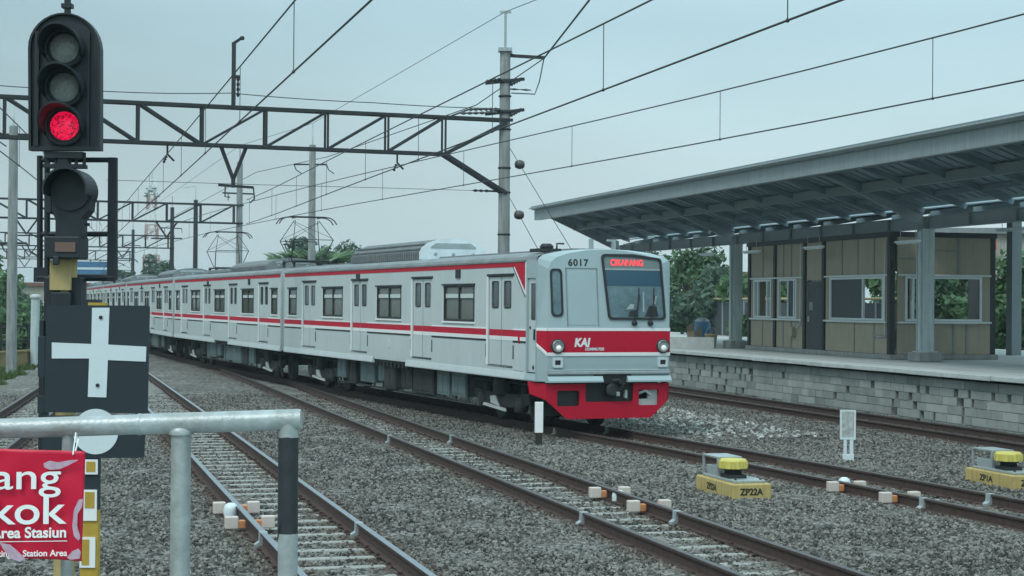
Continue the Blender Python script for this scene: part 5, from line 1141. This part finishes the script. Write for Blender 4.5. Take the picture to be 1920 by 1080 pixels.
def tree(name, label, cat, P, h, r, m_, n=3500, leaf=.16, trunk=.18, base=.35, group=None, k=16):
    root = thing(name, label, cat, P, random.random() * 6, group)
    q = MB(); q.tube([(0, 0, -.5), (.06, .03, h * .25), (-.05, .06, h * .5), (.05, 0, h * .82)], [trunk, trunk * .8, trunk * .55, trunk * .2], 8); tips = []
    clumps = []
    for i in range(k):
        a = random.random() * 6.28; u = random.random(); z = h * (base + (1 - base) * u) ; rr2 = r * math.sin(math.pi * min(1, .22 + .72 * u)) * random.uniform(.35, .95)
        c_ = (rr2 * math.cos(a), rr2 * math.sin(a), z - r * .15); clumps.append((*c_, r * random.uniform(.26, .46)))
        if i % 2 == 0: q.tube([(0, 0, h * .25 + z * .25), (c_[0] * .55, c_[1] * .55, z * .78), c_], [trunk * .4, trunk * .25, trunk * .06], 5)
    q.build('trunk', M_bark, root); leaf_cloud(clumps, n, leaf, m_, 'crown', root); return root
def palm(label, P, h, nf=11, ln=2.6, group=None):
    root = thing('palm', label, 'palm', P, random.random() * 6, group); q = MB(); h = h - 1.0; q.tube([(0, 0, -.4), (.1, 0, h * .5), (.05, .05, h)], [.16, .13, .12], 8); q.build('trunk', M_bark, root)
    V, F, Tn = [], [], []
    for i in range(nf):
        a = 2 * math.pi * i / nf + random.uniform(-.25, .25); el = random.uniform(.75, 1.5); l_ = ln * random.uniform(.75, 1.1); d_ = Vector((math.cos(a), math.sin(a), 0)); sdv = Vector((-d_.y, d_.x, 0)); t0 = random.uniform(.25, .9)
        for k in range(22):
            u = k / 21; mid_ = d_ * (l_ * u * math.cos(el * (1 - .5 * u))) + Vector((0, 0, h + l_ * (math.sin(el) * u - .34 * u * u)))
            wd = .72 * math.sin(math.pi * (.12 + .85 * u)) * l_ / 2.6
            for e in (-1, 1):
                tip = mid_ + sdv * e * wd + d_ * .3 * wd + Vector((0, 0, -.38 * wd)); wl = d_ * .085; o_ = len(V); V += [mid_ - wl, mid_ + wl, tip + wl * .4, tip - wl * .4]; F.append((o_, o_ + 1, o_ + 2, o_ + 3)); Tn += [min(1, t0 * random.uniform(.6, 1.2))] * 4
    npmesh('crown', np.array([tuple(v) for v in V]), np.array(F), M_leafB, np.array(Tn), root); return root
# behind the opposite platform
lbl = ['broad green tree just behind the train cab, seen under the platform roof', 'darker green tree beside the slim distant column', 'green tree seen through the small kiosk windows', 'leafy tree seen through the wide kiosk window',
       'leafy tree filling the large window in the kiosk end', 'green tree between the kiosk and the square post', 'pale green tree at the very edge of the view behind the platform', 'tall dark tree rising behind the kiosk roof', 'low bushy tree behind the dark metal fence', 'tall green tree behind the far end of the platform roof', 'small tree peeping over the train cab roof']
spots = [(1300, 92, 5.6, 2.6, 'A'), (1345, 84, 4.9, 2.3, 'C'), (1440, 80, 4.6, 2.4, 'B'), (1640, 74, 4.6, 2.5, 'B'), (1800, 70, 4.4, 2.6, 'A'), (1885, 66, 3.7, 2.0, 'B'), (1950, 68, 4.6, 2.3, 'B'), (1540, 86, 5.2, 2.6, 'A'), (1285, 104, 5.0, 2.6, 'B'), (1215, 112, 6.2, 2.8, 'A'), (1075, 116, 5.9, 2.0, 'B')]
for (px, D, h_, r, k_), lb in zip(spots, lbl):
    P = flat(at(px, 500, D)); P.z = -.4; tree('tree', lb, 'tree', P, h_ + .4, r, {'A': M_leafA, 'B': M_leafB, 'C': M_leafC}[k_], 3800, .17, group='trees behind the opposite platform', base=.18)
ords = ('nearest the square post', 'second from the square post', 'third from the square post', 'middle one', 'third from the slim column', 'second from the slim column', 'nearest the slim column')
for i, od in enumerate(ords):
    P = PS(33.5 + .8 * math.sin(i * 2.3), 37.5 + i * 4.4, -.4); tree('tree', 'bushy tree in the row behind the kiosk, ' + od, 'tree', P, 4.3 + .8 * math.sin(i * 1.7), 2.3, (M_leafB, M_leafA, M_leafB, M_leafC)[i % 4], 3600, .15, .12, .1, 'bushy trees in the row behind the kiosk')
for px, D, h_, lb in ((540, 112, 5.2, 'palm with drooping fronds showing above the coupling of the first two cars'), (575, 108, 5.5, 'palm standing behind the near pantograph'), (610, 112, 5.4, 'palm beside the concrete mast above the train roof'), (645, 116, 5.0, 'smaller palm at the end of the row above the train roof')):
    P = flat(at(px, 500, D)); P.z = -.4; palm(lb, P, h_ + .35, 24, 2.3, 'palms behind the train')
for px, D, h_, r, lb in ((556, 124, 7.3, 2.7, 'rounded leafy tree behind the palms, to the side of the near pantograph'), (632, 128, 7.5, 2.9, 'rounded leafy tree behind the palms, beyond the concrete mast')):
    P = flat(at(px, 500, D)); P.z = -.4; tree('tree', lb, 'tree', P, h_, r, M_leafC, 3000, .2, .15, .25, 'rounded trees behind the palms')
P = flat(at(668, 500, 120)); P.z = -.4; tree('tree', 'thin little tree standing apart from the palms above the train roof', 'tree', P, 6.3, .55, M_leafA, 500, .14, .06, .55, None, 5)
for px, D, h_, r, lb in ((272, 150, 6.9, 3.0, 'round green tree above the far end of the train'), (300, 158, 6.3, 2.6, 'lower tree tucked beside the round tree above the train'), (238, 150, 5.2, 2.2, 'small bushy tree just clear of the signal frame')):
    P = flat(at(px, 500, D)); P.z = -.4; tree('tree', lb, 'tree', P, h_, r, M_leafC, 2600, .24, group='trees beyond the train')
for px, D, h_, r, m_, lb in ((-10, 86, 5.4, 2.6, M_leafA, 'dark tree behind the concrete mast at the edge of the view'), (18, 98, 4.0, 2.2, M_leafB, 'fresh green tree beyond the yellow wall'), (52, 105, 3.2, 1.8, M_leafC, 'low grey green tree by the pale post beyond the wall'), (-60, 80, 6.2, 2.8, M_leafB, 'big leafy tree outside the yellow wall'), (42, 78, 1.9, 1.0, M_leafB, 'shrub directly behind the yellow wall')):
    P = flat(at(px, 500, D)); P.z = -.4; tree('tree', lb, 'tree', P, h_, r, m_, 3000, .18, base=.12, group='trees beyond the yellow wall')
# yellow wall and grass at the side of the tracks
w0, w1 = flat(at(-120, 690, 59)), flat(at(92, 690, 68)); yw = thing('low_wall', 'low weathered yellow wall beyond the grass at the edge of the tracks', 'wall', w0, math.atan2((w1 - w0).y, (w1 - w0).x)); lw = (w1 - w0).length
q = MB(); q.box(0, lw, -.1, .1, -.5, .42); q.build('wall_body', M_wallyel, yw); q = MB(); q.box(-.05, lw + .05, -.14, .14, .422, .50); q.build('coping', M_wallyel, yw)
fp = thing('garden_fence', 'dark rail fence standing behind the low yellow wall', 'fence', w0 + Vector((-.3, 3, 0)), yw.rotation_euler.z)
for i in range(7): q = MB(); q.box(i * 1.2, i * 1.2 + .08, 0, .08, -.5, 1.5); q.build('fence_post', M_dark, fp)
for z_ in (.75, 1.35): q = MB(); q.box(0, 7.4, .081, .11, z_, z_ + .09); q.build('fence_rail', M_dark, fp)
n = 26000; s_ = 40 + 42 * rng.random(n); p_ = np.interp(s_, T_FAR[0], T_FAR[1]) - 2.15 - 4.2 * rng.random(n) ** 1.3 - .3 * np.sin(s_ * .9)
Xs = p_ * math.cos(TH) - s_ * math.sin(TH); Ys = p_ * math.sin(TH) + s_ * math.cos(TH); a = rng.random(n) * 6.28; hh = .10 + .2 * rng.random(n); wd = .03 + .03 * rng.random(n)
bx = np.stack([Xs, Ys, np.full(n, -.42)], -1); sv_ = np.stack([np.cos(a), np.sin(a), np.zeros(n)], -1) * wd[:, None]; lean = rng.normal(size=(n, 3)) * .07; lean[:, 2] = hh + .16
V = np.stack([bx - sv_, bx + sv_, bx + lean], 1).reshape(-1, 3); tag(npmesh('grass', V, np.arange(3 * n).reshape(n, 3), M_grass, np.repeat(rng.random(n), 3)), kind='stuff')
bank = MB(); 
for s in np.arange(38, 84, 2.0): 
    a0, a1 = pc(T_FAR, s) - 1.9, pc(T_FAR, s + 2) - 1.9; bank.add([PS(a0, s, -.30), PS(a1, s + 2, -.30), PS(a1 - 5, s + 2, -.26), PS(a0 - 5, s, -.26)], [(0, 1, 2, 3)])
tag(bank.build('grass_verge', mat('verge_soil', (.075, .105, .04), .95, noise=.4, nscale=2.5)), kind='structure')

# ------------------------------------------------------------------ background structures
o = thing('billboard', 'white billboard with a blue band behind the signal frame', 'billboard', flat(at(150, 500, 140)), R_(8))
q = MB(); q.box(-2.6, 2.6, -.1, .1, 4.15, 5.1); q.build('board', M_refl, o); q = MB(); q.box(-2.62, 2.62, -.13, .13, 5.1, 5.55); q.box(-2.6, 2.6, -.115, -.101, 4.5, 4.9); q.build('blue_band', M_blue, o)
for x in (-2.0, 2.0): MB().box(x - .12, x + .12, .11, .35, -.5, 5.3).build('post', M_galv, o)
o = thing('pale_post', 'stout pale post standing by the yellow wall beside the signal boards', 'post', flat(at(66, 600, 66)), 0)
q = MB(); q.tube([(0, 0, -.5), (0, 0, 2.45)], [.19, .16], 14); q.build('shaft', M_col, o); q = MB(); q.lathe([(.17, 2.45), (.21, 2.5), (.21, 2.58), (.1, 2.64)], seg=14); q.build('cap', M_coping, o)
# lattice tower far away
Pt = flat(at(284, 450, 330)); o = thing('lattice_tower', 'faint red and white lattice mast far beyond the gantries', 'tower', Pt, .4)
def lattice(z0, z1, w0, w1, m_, name):
    q = MB(); c = [(1, 1), (-1, 1), (-1, -1), (1, -1)]
    for (a, b_) in c: q.beam((a * w0, b_ * w0, z0), (a * w1, b_ * w1, z1), .22, .22)
    for i in range(4):
        a, b_ = c[i], c[(i + 1) % 4]; q.beam((a[0] * w0, a[1] * w0, z0), (b_[0] * w1, b_[1] * w1, z1), .12, .12); q.beam((b_[0] * w0, b_[1] * w0, z0), (a[0] * w1, a[1] * w1, z1), .12, .12); q.beam((a[0] * w1, a[1] * w1, z1), (b_[0] * w1, b_[1] * w1, z1), .12, .12)
    q.build(name, m_, o)
for i in range(9): lattice(-.5 + i * 2.9, 2.4 + i * 2.9, 1.75 - i * .13, 1.75 - (i + 1) * .13, M_redwhite if i % 2 else M_white, 'section')
q = MB()
for k in range(9): a = k * .7; q.lathe([(.1, 0), (.5, .15), (.5, .4), (.1, .5)], (1.1 * math.cos(a), 1.1 * math.sin(a), 22.2 + .5 * (k % 4)), 10)
q.tube([(0, 0, 24), (0, 0, 27)], .08, 6); q.build('antenna', M_galv, o)
# buildings beyond the platform
def building(label, P, rz, W, Dp, H, wall_m, floors, nwin, roof_m, sign=None):
    b_ = thing('building', label, 'building', P, rz); q = MB(); q.box(-W / 2, W / 2, 0, Dp, -.5, H); q.build('wall', wall_m, b_)
    q = MB(); q.box(-W / 2 - .3, W / 2 + .3, -.3, Dp + .3, H + .002, H + .3); q.build('roof', roof_m, b_)
    for f in range(floors):
        z = 1.0 + f * (H - .6) / floors
        for i in range(nwin):
            x = -W / 2 + (i + .5) * W / nwin; q = plate([rect(x - .6, x + .6, z, z + 1.3), rect(x - .5, x + .5, z + .1, z + 1.2)], -.08, -.002); wo_ = q.build('window', M_white, b_); MB().box(x - .5, x + .5, -.02, -.004, z + .1, z + 1.2).build('pane', M_glass, wo_)
        if f: q = MB(); q.box(-W / 2, W / 2, -.5, -.082, z - .35, z - .2); q.build('canopy', M_alum, b_)
    if sign: q = MB(); q.box(sign[0], sign[0] + .9, -.7, -.6, H - .85, H - .35); q.build('red_board', mat('faded_red', (.42, .12, .09), .6), b_)
    return b_
building('pale two storey building with a red board, beyond the platform past the kiosk', flat(at(1905, 560, 88)), R_(-12), 9, 7, 6.2, mat('pale_render', (.40, .40, .37), .85, noise=.15, nscale=1.2, streak=.25), 2, 5, M_roofpaint, (-1.9,))
building('small tan house behind the trees and the slim platform column', flat(at(1395, 560, 112)), R_(-10), 8, 6, 4.3, mat('tan_render', (.34, .25, .19), .85, noise=.15, nscale=1.2, streak=.2), 1, 4, mat('clay_roof', (.22, .10, .075), .8, noise=.3, nscale=3))
building('low house with a clay roof far off behind the yellow wall', flat(at(70, 560, 150)), R_(10), 9, 6, 3.6, mat('cream_render', (.44, .42, .36), .85, noise=.15, nscale=1.2, streak=.2), 1, 4, mat('clay_roof', (.22, .10, .075), .8, noise=.3, nscale=3))

# ------------------------------------------------------------------ thin damp haze
hz = MB().box(-1450, 1450, -160, 2650, -1.5, 32).build('haze', []); tag(hz, kind='stuff')
m = bpy.data.materials.new('haze_air'); m.use_nodes = True; t = m.node_tree; t.nodes.remove(t.nodes['Principled BSDF'])
pv = N(t, 'ShaderNodeVolumePrincipled'); pv.inputs['Color'].default_value = (.80, .93, .97, 1); pv.inputs['Density'].default_value = .00042; L(t, pv.outputs[0], t.nodes['Material Output'].inputs['Volume'])
hz.data.materials.append(m)
